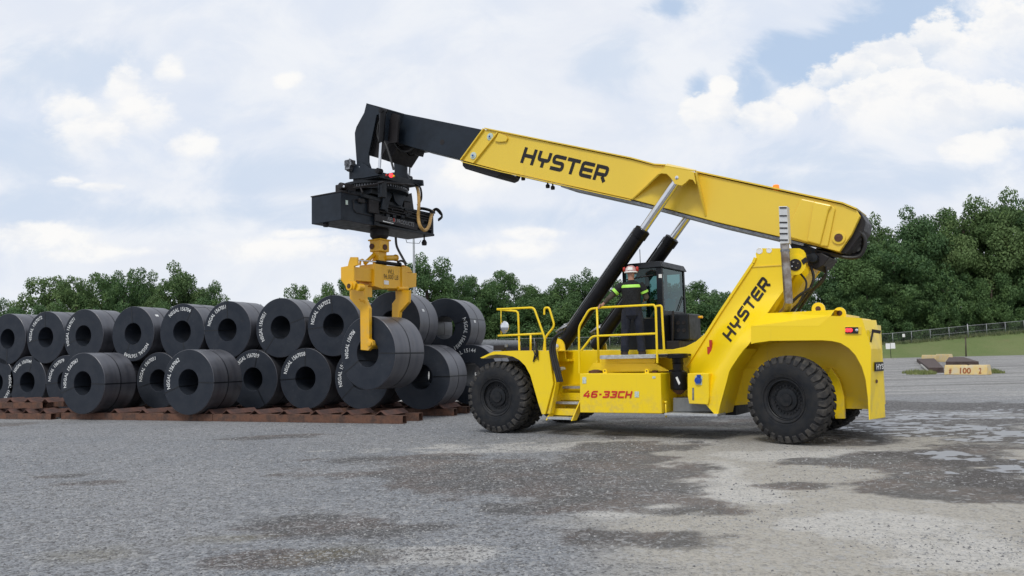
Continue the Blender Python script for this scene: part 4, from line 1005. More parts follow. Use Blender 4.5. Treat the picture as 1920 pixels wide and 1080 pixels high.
mb = MB(); a = tp3(946, 651, .5); b = tp3(950, 645, .5); mb.box(a.x, b.x, .5, .55, a.z, b.z); mb.build('work_light', 'steel', RS)
mb = MB(); mb.tube([tp3(1004, 641, .01), tp3(1005, 652, -.02), tp3(1006, 668, .0), tp3(1001, 674, .02)], .022, 8); mb.tube([tp3(999, 652, .0), tp3(1003, 664, -.02), tp3(1000, 678, .02)], .016, 8); mb.tube([tp3(1008, 655, .0), tp3(1009, 675, .02)], .012, 8); mb.build('air_hose', 'rub', RS)

# ---- boom
BT0, BT1 = 1.45, 2.45
pb = [(866.5, 300.5), (908, 243.5), (916, 243), (1050, 271.5), (1184, 299), (1225, 309.5), (1250, 311.5), (1305, 324), (1440, 354), (1580, 383.5), (1606, 394.5), (1612.5, 405), (1596, 440), (1573.5, 472), (1506, 454.5), (1465, 444.5), (1340, 415.5), (1184, 373.5), (940, 320)]
mb = MB(); mb.pprism(pb, BT0, BT1); boom = mb.build('boom', 'yelb', RS, .012)
def strip_between(mb, pix, dt, t0, t1, th, w=.0):
    P = [Vector((a, 0, b)) for a, b in (tp(x, y, dt) for x, y in pix)]
    for i in range(len(P) - 1):
        a, b = P[i], P[i + 1]; d = (b - a).normalized(); n = Vector((-d.z, 0, d.x)) * th
        mb.hexa([(a.x, t0, a.z), (b.x, t0, b.z), (b.x, t1, b.z), (a.x, t1, a.z), (a.x + n.x, t0, a.z + n.z), (b.x + n.x, t0, b.z + n.z), (b.x + n.x, t1, b.z + n.z), (a.x + n.x, t1, a.z + n.z)])
mb = MB(); strip_between(mb, [(910, 242), (1184, 297.5), (1228, 309.5), (1249, 310.8)], BT0, BT0 - .05, BT1 + .05, .028); strip_between(mb, [(1304, 322.5), (1580, 382), (1606, 393)], BT0, BT0 - .05, BT1 + .05, .028)
strip_between(mb, [(866, 301), (909, 242.5)], BT0, BT0 - .06, BT0 + .02, .03)
strip_between(mb, [(889, 307), (935.5, 249.5)], BT0, BT0 - .06, BT0 + .02, .03)
strip_between(mb, [(866, 302.5), (940, 321.5), (1184, 375)], BT0, BT0 - .035, BT0 + .01, -.02)
mb.build('boom_flange', 'yelb', boom)
mb = MB(); strip_between(mb, [(1050, 346), (1184, 375.5), (1340, 417), (1465, 446), (1506, 456)], BT0, BT0 + .06, BT1 - .06, -.05); mb.build('hose_tray', 'steel', boom)
mb = MB(); mb.pprism([(930.5, 258), (935, 249), (948, 254), (951.5, 259), (948.5, 265), (935, 266), (927, 264)], BT0 - .05, BT0 - .01); mb.build('boom_lug', 'yelb', boom, .004)
for px, py in ((919.5, 256.5), (888, 292)):
    p = tp3(px, py, BT0); mb = MB(); mb.lathe(p, (0, -1, 0), [(.095, 0), (.095, .02), (.05, .024), (.05, .04), (.001, .042)], 20); b_ = mb.build('wear_pad_bolt', 'stick', boom)
    mb = MB(); mb.lathe(p + Vector((0, -.043, 0)), (0, -1, 0), [(.03, 0), (.001, .01)], 12); mb.build('bolt', 'blue', b_)
logo_mesh((975, 304.8), (1134.5, 342), (984.5, 275.5), plane_fn(BT0 - .006), parent=boom)
# dark roller housing under the boom's front end
mb = MB(); mb.pprism([(866.5, 302), (872, 301.5), (941, 321.5), (937, 329), (930, 332.5), (905, 326), (872, 316.5), (867, 311)], BT0 + .05, BT1 - .05); mb.build('roller_housing', 'ink', boom, .02)
# hanging dampers below the boom
for px, py in ((972, 331), (981, 334.5), (1027, 349), (1036.5, 352)):
    p = tp3(px, py, BT0 + .3); mb = MB(); mb.tube([p + Vector((0, 0, .12)), p + Vector((0, 0, .05))], .02, 8); mb.lathe(p, (0, 0, 1), [(.001, -.055), (.05, -.045), (.055, .02), (.03, .05), (.001, .06)], 14); mb.build('hook_roller', 'ink', boom)
# amber beacon
mb = MB(); p = tp3(1455, 352, 1.7); mb.lathe(p, (0, 0, 1), [(.07, -.09), (.07, -.02), (.065, .045), (.05, .06), (.001, .06)], 20); mb.build('beacon', 'beacon', boom)
# raised bands near the pivot end
mb = MB(); mb.pprism([(1502, 372.5), (1559, 384), (1566, 391), (1552, 462), (1537, 461), (1470, 442)], BT0 - .045, BT0 - .002)
mb.build('stiffener_plate', 'yelb', boom, .02)
mb = MB(); mb.pprism([(1525, 377), (1560, 384.5), (1553, 395), (1537, 459.5), (1513, 453)], BT0 - .10, BT0 - .046); mb.build('stiffener_plate', 'yelb', boom, .04)
p = tp3(1573, 446, BT0); mb = MB(); mb.lathe(p, (0, -1, 0), [(.125, 0), (.125, .035), (.082, .04), (.082, .02)], 28); bs_ = mb.build('pin_boss', 'yelb', boom)
mb = MB(); mb.lathe(p, (0, -1, 0), [(.08, 0), (.078, .05), (.001, .055)], 24); mb.build('pin', 'rusty', bs_)
# black tail of the boom and its loops of hose
mb = MB(); mb.pprism([(1608, 395), (1613, 397), (1623, 415), (1620, 432), (1594, 468), (1586, 476), (1574, 473), (1597, 441), (1613, 405)], BT0 + .12, BT1 - .1); mb.build('boom_tail', 'ink', boom, .01)
def hose(pix, t, r, name='hose', m='rub', par=None):
    P = [tp3(x, y, (t if not isinstance(t, (list, tuple)) else t[i])) for i, (x, y) in enumerate(pix)]
    out = []
    for i in range(len(P) - 1):
        p0 = P[max(0, i - 1)]; p1 = P[i]; p2 = P[i + 1]; p3 = P[min(len(P) - 1, i + 2)]
        for j in range(6):
            f = j / 6; out.append(.5 * ((2 * p1) + (p2 - p0) * f + (2 * p0 - 5 * p1 + 4 * p2 - p3) * f * f + (3 * p1 - p0 - 3 * p2 + p3) * f ** 3))
    out.append(P[-1]); mb = MB(); mb.tube(out, r, 8); return mb.build(name, m, par or RS)
for k in range(4):
    o_ = k * 2.6; hose([(1530, 470 - o_ * .3), (1560, 477 - o_ * .5), (1590, 483 - o_), (1612, 480 - o_ * .8), (1622 - o_ * .6, 462), (1621 - o_, 445), (1612 - o_ * .6, 434)], 1.6 + .2 * k, .035)
for k in range(4): hose([(1545, 488 + k * 3), (1549, 510), (1540, 525 + k * 2), (1520 - k, 550), (1490 + k, 592)], 1.75 + .18 * k, .026)
hose([(1500, 512), (1512, 530), (1505, 555), (1484, 590)], 1.3, .02); hose([(1520, 500), (1525, 525), (1506, 560), (1470, 596)], 1.5, .028); hose([(1478, 575), (1496, 556), (1520, 540)], 1.3, .03)
mb = MB(); mb.pprism([(1508, 478), (1540, 474), (1556, 482), (1544, 498), (1530, 506), (1516, 500)], 1.5, 2.3); mb.build('pivot_block', 'ink', RS, .02)
mb = MB(); p = tp3(1526, 484, 1.45); mb.lathe(p, (0, -1, 0), [(.1, 0), (.09, .1), (.001, .11)], 18); mb.build('swivel_motor', 'blk', RS)
mb = MB(); mb.pprism([(1502, 488), (1510, 482), (1514, 490), (1506, 496)], 1.08, 1.13); mb.build('latch', 'ink', RS)
mb = MB(); mb.pprism([(1480, 455), (1520, 463), (1560, 476), (1520, 492), (1508, 480), (1486, 470)], 1.6, 2.3); mb.build('boom_root', 'blk', RS)
# lift bracket on the boom side
LB = 1.02
top_e = [(1246, 313), (1251, 310), (1301, 322.5), (1304, 327)]
mb = MB(); lug = [(1232, 328), (1246, 313), (1251, 310), (1301, 322.5), (1304, 345), (1299, 337), (1292, 336), (1285, 343), (1278, 348), (1265, 345), (1258, 334), (1250, 326), (1240, 325)]
mb.pprism(lug, LB, LB + .06)
def webs(mb, pts_out, pts_in, th):      # flange from the lug (t=LB) back and down to the boom side (t=BT0)
    for i in range(len(pts_out) - 1):
        a, b, c, d = tp3(*pts_out[i]), tp3(*pts_out[i + 1]), tp3(*pts_in[i + 1]), tp3(*pts_in[i])
        n = (b - a).cross(d - a).normalized() * th
        mb.hexa([a, b, c, d, a + n, b + n, c + n, d + n])
webs(mb, [(1246, 313, LB), (1236, 325, LB + .03), (1215, 345, BT0 - .16), (1184, 373, BT0 - .03)], [(1249, 311.5, BT0), (1240, 322, BT0), (1217, 343.5, BT0), (1186, 371.5, BT0)], .03)
webs(mb, [(1246.5, 312.5, LB), (1301, 322, LB)], [(1250, 309, BT0), (1305, 321, BT0)], .03)
webs(mb, [(1303, 323, LB), (1306, 340, LB + .06), (1314, 372, BT0 - .2), (1321, 405, BT0 - .03)], [(1305, 322, BT0), (1309, 340, BT0), (1317, 372, BT0), (1323, 405, BT0)], .03)
mb.build('lift_bracket', 'yelb', boom, .004)
# mirrored bracket on the far side
fl_ = [tp(x, y, BT0) for x, y in [(1212, 345), (1246, 313), (1301, 322.5), (1318, 372), (1290, 366), (1255, 345)]]
mb = MB(); mb.prism(fl_, 2.46, 2.85); mb.build('lift_bracket', 'yelb', boom)
# lift cylinders
def lift_cyl(t, near):
    b0 = tp(1052, 650, FT - .05); p0 = tp(1271, 334, LB + .06)
    a = Vector((b0[0], t, b0[1])); b = Vector((p0[0], t, p0[1])); d = (b - a).normalized(); L = (b - a).length
    m_ = a + d * (L * .715)
    mb = MB(); mb.lathe(a, d, [(.001, -.06), (.12, -.05), (.15, .02), (.155, .1), (.155, L * .715 - .22), (.175, L * .715 - .21), (.175, L * .715 - .02), (.13, L * .715), (.1, L * .715)], 28); cy = mb.build('lift_cylinder', 'cyl', RS)
    mb = MB(); mb.cyl(m_, b, .095, 24); mb.build('piston_rod', 'chrome', cy)
    mb = MB(); mb.lathe(b + Vector((0, -.09, 0)), (0, 1, 0), [(.001, 0), (.08, 0), (.14, .01), (.14, .17), (.001, .18)], 24); mb.build('rod_eye', 'steel', cy)
    mb = MB(); sd_ = Vector((-d.z, 0, d.x)); q = a + sd_ * .19
    mb.tube([q + d * .3, q + d * (L * .69), a + sd_ * .12 + d * (L * .7)], .02, 8); mb.tube([q + d * .3 + Vector((0, .06, 0)), q + d * (L * .62) + Vector((0, .06, 0))], .022, 8); mb.build('hydraulic_pipe', 'steel' if near else 'rub', cy)
    mb = MB(); 
    for k in range(5): mb.tube([q + d * (.18 + .05 * k), q + d * (.2 + .05 * k) + sd_ * .08 + Vector((0, .04 * k - .1, .03)), q + d * (.34 + .04 * k) + sd_ * .05 + Vector((0, .05 * k - .1, 0)), q + d * (.45 + .02 * k)], .025, 8)
    mb.build('pipe_manifold', 'steel', cy)
    mb = MB(); mb.lathe(b + Vector((0, -.1, 0)), (0, -1, 0), [(.045, -.01), (.04, .02), (.001, .03)], 16); mb.build('pin', 'chrome', cy)
lift_cyl(FT - .02, True); lift_cyl(2.85, False)
# fork lugs at the foot of the cylinders
for t_ in (FT - .24, 3.06):
    c = tp(1052, 650, FT - .05); r_ = .19; pts = [(c[0] - r_, c[1] - .3), (c[0] + r_ + .03, c[1] - .3)] + [(c[0] + r_ * cos(a), c[1] + r_ * sin(a)) for a in [i * pi / 12 for i in range(13)]]
    mb = MB(); mb.prism(pts, t_, t_ + .05); lg = mb.build('cylinder_lug', Y, RS, .006)
    mb = MB(); mb.lathe((c[0], t_ - .005, c[1]), (0, -1, 0), [(.07, 0), (.065, .03), (.02, .04), (.001, .04)], 20); mb.build('pin', 'chrome', lg)
c = tp(1052, 650, FT - .05); mb = MB(); mb.box(c[0] - .25, c[0] + .3, FT - .24, FT, c[1] - .34, c[1] - .29); mb.build('lug_shelf', Y, RS)
for k in range(3):
    hose([(1056 - k * 3, 622), (1039 + k * 2, 634), (1032 + k * 4, 656), (1039 + k * 4, 688), (1046 + k * 4, 716)], .02 + .03 * k, .03)
# ---- exhaust stack with its slotted guard
xs = .62
mb = MB(); a = tp3(1478.5, 566, xs); b = tp3(1471, 455, xs); mb.tube([tp3(1466, 590, .95), tp3(1475, 580, .8), a, b], .082, 20); ex = mb.build('exhaust_pipe', 'exh', RS)
mb = MB(); mb.pprism([(1460, 387), (1475.5, 386.5), (1479, 456), (1462.5, 457)], xs - .12, xs + .07); g_ = mb.build('exhaust_guard', 'guard', ex, .005)
mb = MB(); 
for y in (389.5, 404.5, 417, 427.5, 438, 450): mb.pprism([(1461.5, y - 1.2), (1474.5 + (y - 388) * .04, y - 1.2), (1474.5 + (y - 388) * .04, y + 1), (1461.5, y + 1)], xs - .135, xs - .122)
mb.build('guard_slot', 'ink', g_)
mb = MB(); mb.lathe(tp3(1472, 470, xs), (0, 0, 1), [(.09, -.02), (.09, .02)], 20); mb.build('clamp', 'steel', ex)

# ---- cab
CT0, CT1 = 1.32, 2.72
cs0 = tp(1166, 500, CT0)[0]; cs1 = tp(1240, 500, CT0)[0]; zr = tp(1240, 489, CT0)[1]; zf = tp(1240, 660, CT0)[1]
zw = tp(1240, 580, CT0)[1]
cab = MB().box(cs0, cs1, CT0, CT1, zf - .15, zf + .06).build('cab', 'blk', RS, .02)
mb = MB()
def pillar(x, y, z0, z1, wx=.08, wy=.08): mb.box(x, x + wx, y, y + wy, z0, z1)
zr0 = zr - .14
pillar(cs0 + .0, CT0, zf + .06, zr0, .07, .07); pillar(cs1 - .13, CT0, zf + .06, zr0, .13, .10); pillar(cs0, CT1 - .07, zf + .06, zr0, .07, .07); pillar(cs1 - .1, CT1 - .08, zf + .06, zr0, .1, .08)
mb.box(cs0 + .07, cs1 - .13, CT0 + .01, CT0 + .05, zf + .06, zf + .75); mb.box(cs1 - .05, cs1 - .01, CT0 + .1, CT1 - .08, zf + .06, zw - .02); mb.box(cs0 + .01, cs0 + .05, CT0 + .07, CT1 - .07, zf + .06, zf + .35)
mb.box(cs0 + .07, cs1 - .1, CT1 - .05, CT1 - .01, zf + .06, zf + .6)
mb.build('pillar', 'blk', cab, .01)
mb = MB(); vs = [(cs0 - .04, CT0 - .04), (cs1 + .05, CT0 - .04), (cs1 + .05, CT1 + .04), (cs0 - .04, CT1 + .04)]
mb.add([(a, b, zr0) for a, b in vs] + [(a + (.05 if a < 3 else -.06), b + (.05 if b < 2 else -.05), zr) for a, b in vs], [(0, 3, 2, 1), (4, 5, 6, 7), (0, 1, 5, 4), (1, 2, 6, 5), (2, 3, 7, 6), (3, 0, 4, 7)]); mb.build('roof', 'blk', cab, .02)
def pane(q): mb = MB(); mb.add(q, [(0, 1, 2, 3)]); mb.build('window', 'glass', cab)
pane([(cs0 + .07, CT0 + .02, zf + .76), (cs1 - .13, CT0 + .02, zf + .76), (cs1 - .13, CT0 + .02, zr0), (cs0 + .07, CT0 + .02, zr0)])
pane([(cs1 - .02, CT0 + .1, zw - .02), (cs1 - .02, CT1 - .08, zw - .02), (cs1 - .02, CT1 - .08, zr0), (cs1 - .02, CT0 + .1, zr0)])
pane([(cs0 + .02, CT0 + .07, zf + .36), (cs0 + .02, CT1 - .07, zf + .36), (cs0 + .02, CT1 - .07, zr0), (cs0 + .02, CT0 + .07, zr0)])
pane([(cs0 + .07, CT1 - .02, zf + .61), (cs1 - .1, CT1 - .02, zf + .61), (cs1 - .1, CT1 - .02, zr0), (cs0 + .07, CT1 - .02, zr0)])
mb = MB(); q = [tp3(x, y, CT0 - .002) for x, y in ((1235, 514), (1241, 514), (1241, 521), (1235, 521))]; mb.add(q, [(0, 1, 2, 3)]); mb.build('sticker', 'signw', cab)
mb = MB(); mb.box(cs1 + .0, cs1 + .45, CT0 + .35, CT0 + 1.1, zf + .25, zw - .1); mb.build('climate_unit', 'blk', cab, .03)
mb = MB(); mb.box(cs1 + .0, cs1 + .3, CT0 + .1, CT1 - .2, zf - .1, zf + .24); mb.tube([(cs1 + .1, CT0 + .2, zf), (cs1 + .15, CT0 + .2, zf + .9)], .03, 8); mb.build('equipment_box', 'ink', cab, .02)
for i in range(3):
    for j in range(2): mb = MB(); a = Vector((cs1 + .07 + .13 * i, CT0 + .345, zw - .3 - .17 * j)); mb.lathe(a, (0, -1, 0), [(.045, 0), (.04, .006), (.001, .002)], 14); mb.build('vent_hole', 'ink', cab)
mb = MB(); mb.tube([(cs0 + .3, CT0 + .35, zr - .05), (cs0 + .3, CT0 + .35, zr + .35)], .008, 6); mb.build('antenna', 'ink', cab)
mb = MB(); p = tp3(1313.5, 594.5, CT0 + .6); mb.cyl(p + Vector((-.05, 0, 0)), p + Vector((.05, 0, 0)), .03, 10); mb.build('amber_marker', 'tong', cab)
mb = MB(); mb.box(cs0 + .05, cs1 - .05, CT0 + .06, CT1 - .06, zr0 - .05, zr0 - .01); mb.box(cs0 + .45, cs0 + .52, CT1 - .06, CT1 - .02, zf, zr0); mb.build('headliner', 'ink', cab); mb = MB(); mb.box(cs1 - .22, cs1 - .1, CT0 + .5, CT1 - .1, zw - .4, zw + .28); mb.build('rear_console', 'ink', cab)
# wiper, seat
mb = MB(); mb.tube([(cs1 + .0, CT0 + .9, zw), (cs1 + .0, CT0 + 1.25, zw + .35)], .012, 6); mb.build('wiper', 'ink', cab); mb = MB(); mb.tube([(cs0 + .1, CT0 + .0, zr0 - .22), (cs1 - .2, CT0 + .0, zr0 - .16)], .014, 6); mb.build('wiper', 'ink', cab)
sx = cs0 + .52
mb = MB(); mb.box(sx - .2, sx + .3, 1.75, 2.25, zf + .35, zf + .5); mb.hexa([(sx + .2, 1.75, zf + .5), (sx + .3, 1.75, zf + .5), (sx + .3, 2.25, zf + .5), (sx + .2, 2.25, zf + .5), (sx + .32, 1.77, zf + 1.2), (sx + .4, 1.77, zf + 1.2), (sx + .4, 2.23, zf + 1.2), (sx + .32, 2.23, zf + 1.2)]); mb.box(sx - .05, sx + .15, 1.9, 2.1, zf + .06, zf + .35); mb.build('seat', 'teal', cab, .04)
mb = MB(); mb.tube([(sx - .35, 2.0, zf + .1), (sx - .3, 2.0, zf + .75)], .04, 10); mb.lathe((sx - .28, 2.0, zf + .78), (.35, 0, 1), [(.17, -.012), (.185, 0), (.17, .012), (.155, 0)], 24, closed=True); mb.build('steering_column', 'ink', cab)

# ---- sliding boom section and the boom head
BK = 'blkg'
mb = MB(); mb.pprism([(756, 213), (912, 244.5), (935, 262), (900, 306), (866, 299.5), (776, 277), (744, 267)], 1.53, 2.37); inner = mb.build('boom_extension', BK, boom, .012)
mb = MB(); p = tp3(829, 266.5, 1.525); mb.lathe(p, (0, -1, 0), [(.075, 0), (.001, .003)], 20); mb.build('access_hole', 'ink', inner)
mb = MB(); mb.tube([tp3(776, 276, 1.6), tp3(866, 299, 1.6), tp3(872, 303, 1.6)], .012, 6); mb.build('hydraulic_pipe', 'chrome', inner)
plate = [(687, 193.4), (723.5, 203.5), (722, 240), (716, 262), (712, 240), (710, 214), (706, 216), (699, 250), (691, 288), (691, 304), (696, 318), (686, 326), (674, 322), (669, 311), (667, 283), (665.5, 262), (665, 249), (668, 238), (675, 225), (682.5, 211.5)]
HP = [tp(x, y, 1.0) for x, y in plate]
mb = MB(); mb.prism(HP, 1.0, 1.05); hd = mb.build('boom_head', BK, RS, .006)
mb = MB(); mb.prism(HP, 2.6, 2.66); mb.build('boom_head', BK, RS)
def q4(mb, a, b, c, d, th=.03):
    a, b, c, d = map(Vector, (a, b, c, d)); n = (b - a).cross(d - a).normalized() * th; mb.hexa([a, b, c, d, a + n, b + n, c + n, d + n])
mb = MB()
for (tn, tb) in ((1.02, 1.53), (2.64, 2.37)):
    A = Vector((*tp(723, 203.5, 1.0), 0)); a = Vector((A.x, tn, A.y)); B = tp(757, 213, 1.53); b = Vector((B[0], tb, B[1])); Cc = tp(743, 266, 1.53); c_ = Vector((Cc[0], tb, Cc[1])); D = tp(717, 262, 1.0); d = Vector((D[0], tn, D[1]))
    q4(mb, a, b, c_, d)
A = tp(687, 193.4, 1.0); B = tp(724, 203.5, 1.0); D = tp(757, 213, 1.53)
mb.hexa([(A[0], 1.0, A[1] - .03), (B[0], 1.0, B[1] - .03), (B[0], 2.66, B[1] - .03), (A[0], 2.66, A[1] - .03), (A[0], 1.0, A[1]), (B[0], 1.0, B[1]), (B[0], 2.66, B[1]), (A[0], 2.66, A[1])])
mb.hexa([(B[0], 1.02, B[1] - .03), (D[0], 1.53, D[1] - .03), (D[0], 2.37, D[1] - .03), (B[0], 2.64, B[1] - .03), (B[0], 1.02, B[1]), (D[0], 1.53, D[1]), (D[0], 2.37, D[1]), (B[0], 2.64, B[1])])
mb.build('head_shoulder', BK, RS)
mb = MB(); mb.prism([tp(x, y, 1.15) for x, y in [(694, 202), (722, 208), (745, 214), (742, 266), (726, 268), (711, 297), (690, 291), (692, 262), (699, 214)]], 1.2, 1.26); mb.prism([tp(x, y, 1.15) for x, y in [(700, 202), (745, 214), (742, 266), (726, 268), (708, 297), (690, 291), (692, 262), (699, 214)]], 1.6, 2.6); mb.build('head_core', 'ink', RS)
pl_ = tp3(676.5, 313.5, 1.0); mb = MB(); mb.lathe(pl_, (0, -1, 0), [(.15, 0), (.15, .03), (.085, .035), (.001, .035)], 24); pb_ = mb.build('pin_boss', BK, hd)
mb = MB(); mb.lathe(pl_ + Vector((0, -.036, 0)), (0, -1, 0), [(.06, 0), (.055, .02), (.001, .025)], 18); mb.build('pin', 'chrome', hd)
# damper cylinders between head and rotator
def damper(a, b, t, split, r1, r2):
    A, B = tp3(*a, t), tp3(*b, t); Mx = A.lerp(B, split)
    mb = MB(); mb.cyl(A, Mx, r1, 16); mb.lathe(A, (0, -1, 0), [(.001, .1), (.08, .09), (.08, -.09), (.001, -.1)], 14); mb.lathe(B, (0, -1, 0), [(.001, .09), (.08, .08), (.08, -.08), (.001, -.09)], 14); c_ = mb.build('tilt_cylinder', 'cyl', RS)
    mb = MB(); mb.cyl(Mx, B, r2, 14); mb.build('piston_rod', 'chrome', c_)
damper((718, 208), (711, 321), .9, .52, .085, .042); 
damper((771, 290), (767, 334), 2.95, .1, .07, .035)
hose([(717, 215), (709, 235), (708, 255), (713, 268)], .86, .018); hose([(713, 262), (722, 268), (730, 290), (738, 318)], .95, .03); hose([(776, 276), (786, 279), (778, 290), (770, 292), (764, 288)], 2.0, .02)
hose([(740, 268), (752, 282), (766, 284), (775, 276)], 1.6, .03); hose([(745, 270), (757, 279), (768, 286), (783, 283)], 1.9, .022)
mb = MB(); mb.pprism([(737, 267), (775, 277), (772, 288), (745, 282)], 1.7, 2.2); mb.build('hose_block', 'ink', RS)

# ================================================================= rotator and black power frame hanging from the boom head
cR = tp3(708, 338, 1.95)
SH = machine_frame('spreader_head', (cR.x, 1.95, 5.47)); tag(SH, 'black rotating lifting frame with weight box and yellow hose, hung under the boom head', 'spreader')
mount = [(655, 336), (655, 319), (663, 314), (670, 306), (684, 308), (694, 315.5), (716, 317), (717, 328), (703, 330), (680, 334)]
MP = [tp(x, y, .95) for x, y in mount]
mb = MB(); mb.prism(MP, .94, .99); mb.build('tilt_bracket', BK, SH, .006); mb = MB(); mb.prism(MP, 2.67, 2.73); mb.build('tilt_bracket', BK, SH)
zt_ = tp(690, 332, .95)[1]; mb = MB(); mb.box(MP[0][0] + .1, MP[6][0] - .15, .99, 2.5, zt_ - .05, zt_ + .12); mb.build('cross_beam', 'blk', SH, .01)
rx, rz = cR.x, zt_ - .06
mb = MB(); mb.lathe((rx, 1.85, rz), (0, 0, 1), [(.001, .0), (.98, .0), (.98, -.07), (.92, -.08), (.92, -.14), (.96, -.15), (.96, -.22), (.8, -.23), (.001, -.23)], 56); slew = mb.build('slewing_ring', 'blk', SH)
mb = MB()
for k in range(72): a = 2 * pi * k / 72; mb.box(rx + .925 * cos(a) - .012, rx + .925 * cos(a) + .012, 1.85 + .925 * sin(a) - .012, 1.85 + .925 * sin(a) + .012, rz - .14, rz - .08)
mb.build('ring_teeth', 'steel', slew)
bx0, bx1 = tp(584, 367, 0)[0], tp(639, 360, 0)[0]; bz0, bz1 = tp(639, 412, 0)[1], tp(639, 360, 0)[1]
ztop = rz - .23
# frame below the ring
mb = MB(); mb.box(rx - .75, rx + .55, 1.1, 2.8, ztop - .14, ztop + .0); mb.build('ring_plate', 'blk', SH, .01)
def side(pix, s0, th, name='side_plate', m=BK):
    P = [ts3(x, y, s0) for x, y in pix]; n = len(P); vs = [tuple(p) for p in P] + [(p.x - th, p.y, p.z) for p in P]
    mb = MB(); mb.add(vs, [tuple(range(n)), tuple(range(2 * n - 1, n - 1, -1))] + [(i, (i + 1) % n, n + (i + 1) % n, n + i) for i in range(n)]); return mb.build(name, m, SH, .004)
SS = rx + .62
side([(724, 347), (742, 351), (760, 350), (764, 361), (758, 374), (754, 386), (748, 385), (741, 377), (737, 363), (732, 352)], SS, .05)
side([(724, 350), (731, 353), (735, 366), (731, 376), (726, 394), (716, 392), (718, 372)], SS, .05)
side([(758, 371), (766, 363), (772, 362), (776, 392), (771, 403), (758, 399)], SS - .1, .3, m='ink')
mb = MB(); mb.box(rx - .5, SS - .3, 1.2, 2.7, bz1 - .02, ztop); mb.build('core_box', 'ink', SH, .01)
mb = MB(); a = tp3(713, 341, .9); mb.box(a.x - .02, a.x + .14, .82, 1.0, tp(713, 371, .9)[1], a.z); mb.tube([tp3(710, 342, .8), tp3(709.5, 362, .8)], .012, 8); mb.build('valve_stack', 'blk', SH, .01)
mb = MB(); mb.tube([tp3(680, 362, .6), tp3(676, 352, .7), tp3(730, 343, 1.2), tp3(776, 347, 2.2)], .03, 8); mb.tube([tp3(662, 352, .3), tp3(700, 346, .8), tp3(720, 341, .8)], .022, 8); mb.build('pipe_run', 'ink', SH)
mb = MB(); mb.box(bx0 + .55, bx0 + .95, .35, .75, bz1 - .01, bz1 + .33); p = tp3(644, 350, .3); mb.lathe(p, (0, -1, 0), [(.001, .14), (.1, .13), (.1, -.05)], 16); mb.build('lock_motor', 'ink', SH, .02)
mb = MB(); mb.lathe(tp3(644.5, 349.5, .15), (0, -1, 0), [(.035, 0), (.001, .01)], 12); mb.build('bolt', 'chrome', SH)
# weight box, cross frame
BX = MB(); BX.box(bx0, bx1, 0, 1.3, bz0, bz1); wb_ = BX.build('weight_box', BK, SH, .01)
mb = MB(); mb.box(bx0 - .02, bx1 + .015, -.015, 1.3, bz1 + .001, bz1 + .03); mb.build('box_lid', 'ink', wb_)
mb = MB(); q = [ts3(x, y, bx1 + .004) for x, y in ((648, 375), (652.5, 376), (652.5, 384), (648, 383.5))]; mb.add(q, [(0, 1, 2, 3)]); mb.build('sticker', 'stick', wb_)
mb = MB(); mb.box(bx0 + .1, bx1 - .06, 1.3, 3.9, bz0, bz1 - .03); mb.box(bx1 - .055, bx1 + .06, 1.3, 3.9, bz0 - .0, bz0 + .07); mb.box(bx1 - .055, bx1 + .06, 1.3, 3.9, bz1 - .12, bz1 - .05); mb.box(bx1 - .05, bx1 + .03, 3.8, 3.9, bz0, bz1); mb.box(bx1 - .04, bx1 + .05, 1.25, 1.45, bz0, bz1); fr_ = mb.build('cross_frame', 'blk', SH, .008)
mb = MB()
for z_, r_ in ((.20, .03), (.27, .02), (.44, .028), (.52, .022), (.60, .03)): mb.tube([(bx1 + .03, 1.45, bz0 + z_), (bx1 + .035, 3.75, bz0 + z_ - .02)], r_, 8)
mb.tube([(bx1 + .02, .45, bz1 - .25), (bx1 + .02, .42, bz1 - .18), (bx1 + .02, .5, bz1 - .12), (bx1 + .02, 1.3, bz1 - .16)], .012, 6)
mb.tube([(bx1 + .02, .45, bz1 - .25), (bx1 + .02, .46, bz1 - .4), (bx1 + .02, .55, bz1 - .48), (bx1 + .02, 1.4, bz1 - .5)], .012, 6)
mb.build('slide_pipes', 'ink', SH)
mb = MB(); mb.beam((bx1 + .03, .75, bz1 + .02), (bx1 + .0, 2.4, bz1 - .06), .16, .12); mb.beam((bx1 - .15, .4, bz1 + .09), (bx1 - .1, 2.2, bz1 + .1), .1, .1); mb.build('slide_cylinder', 'blk', SH, .02)
mb = MB(); mb.box(bx1 - .01, bx1 + .09, 1.0, 1.4, bz1 - .42, bz1 - .02); mb.box(bx1 + .0, bx1 + .1, .62, .82, bz1 - .2, bz1 - .08); mb.build('junction_box', 'ink', SH, .02)
rnd = random.Random(11)
for k in range(26):
    mb = MB(); t_ = rnd.uniform(1.5, 3.8); z_ = bz0 + rnd.uniform(.08, .7); w_ = rnd.uniform(.02, .09); mb.box(bx1 + .0, bx1 + rnd.uniform(.06, .1), t_, t_ + w_ * 1.6, z_, z_ + w_); mb.build('fitting', 'blk', SH)
mb = MB(); q = [ts3(x, y, bx1 + .09) for x, y in ((703, 401), (783, 420), (783, 432), (703, 413.5))]; mb.add(q + [Vector((p.x - .03, p.y, p.z)) for p in q], [(0, 1, 2, 3), (7, 6, 5, 4), (0, 1, 5, 4), (1, 2, 6, 5), (2, 3, 7, 6), (3, 0, 4, 7)]); sg = mb.build('maker_sign', 'ink', SH)
text_mesh('FIELD PRODUCTS', (727, 414), (776, 425), (727.8, 406.5), lambda x, y: ts3(x, y, bx1 + .094), 'greyp', .0, 0, sg)
mb = MB(); q = [ts3(x, y, bx1 + .10) for x, y in ((718, 413.5), (738, 418.5), (738, 420), (718, 415.5))]; mb.add(q, [(0, 1, 2, 3)]); mb.build('reflective_strip', 'signw', sg)
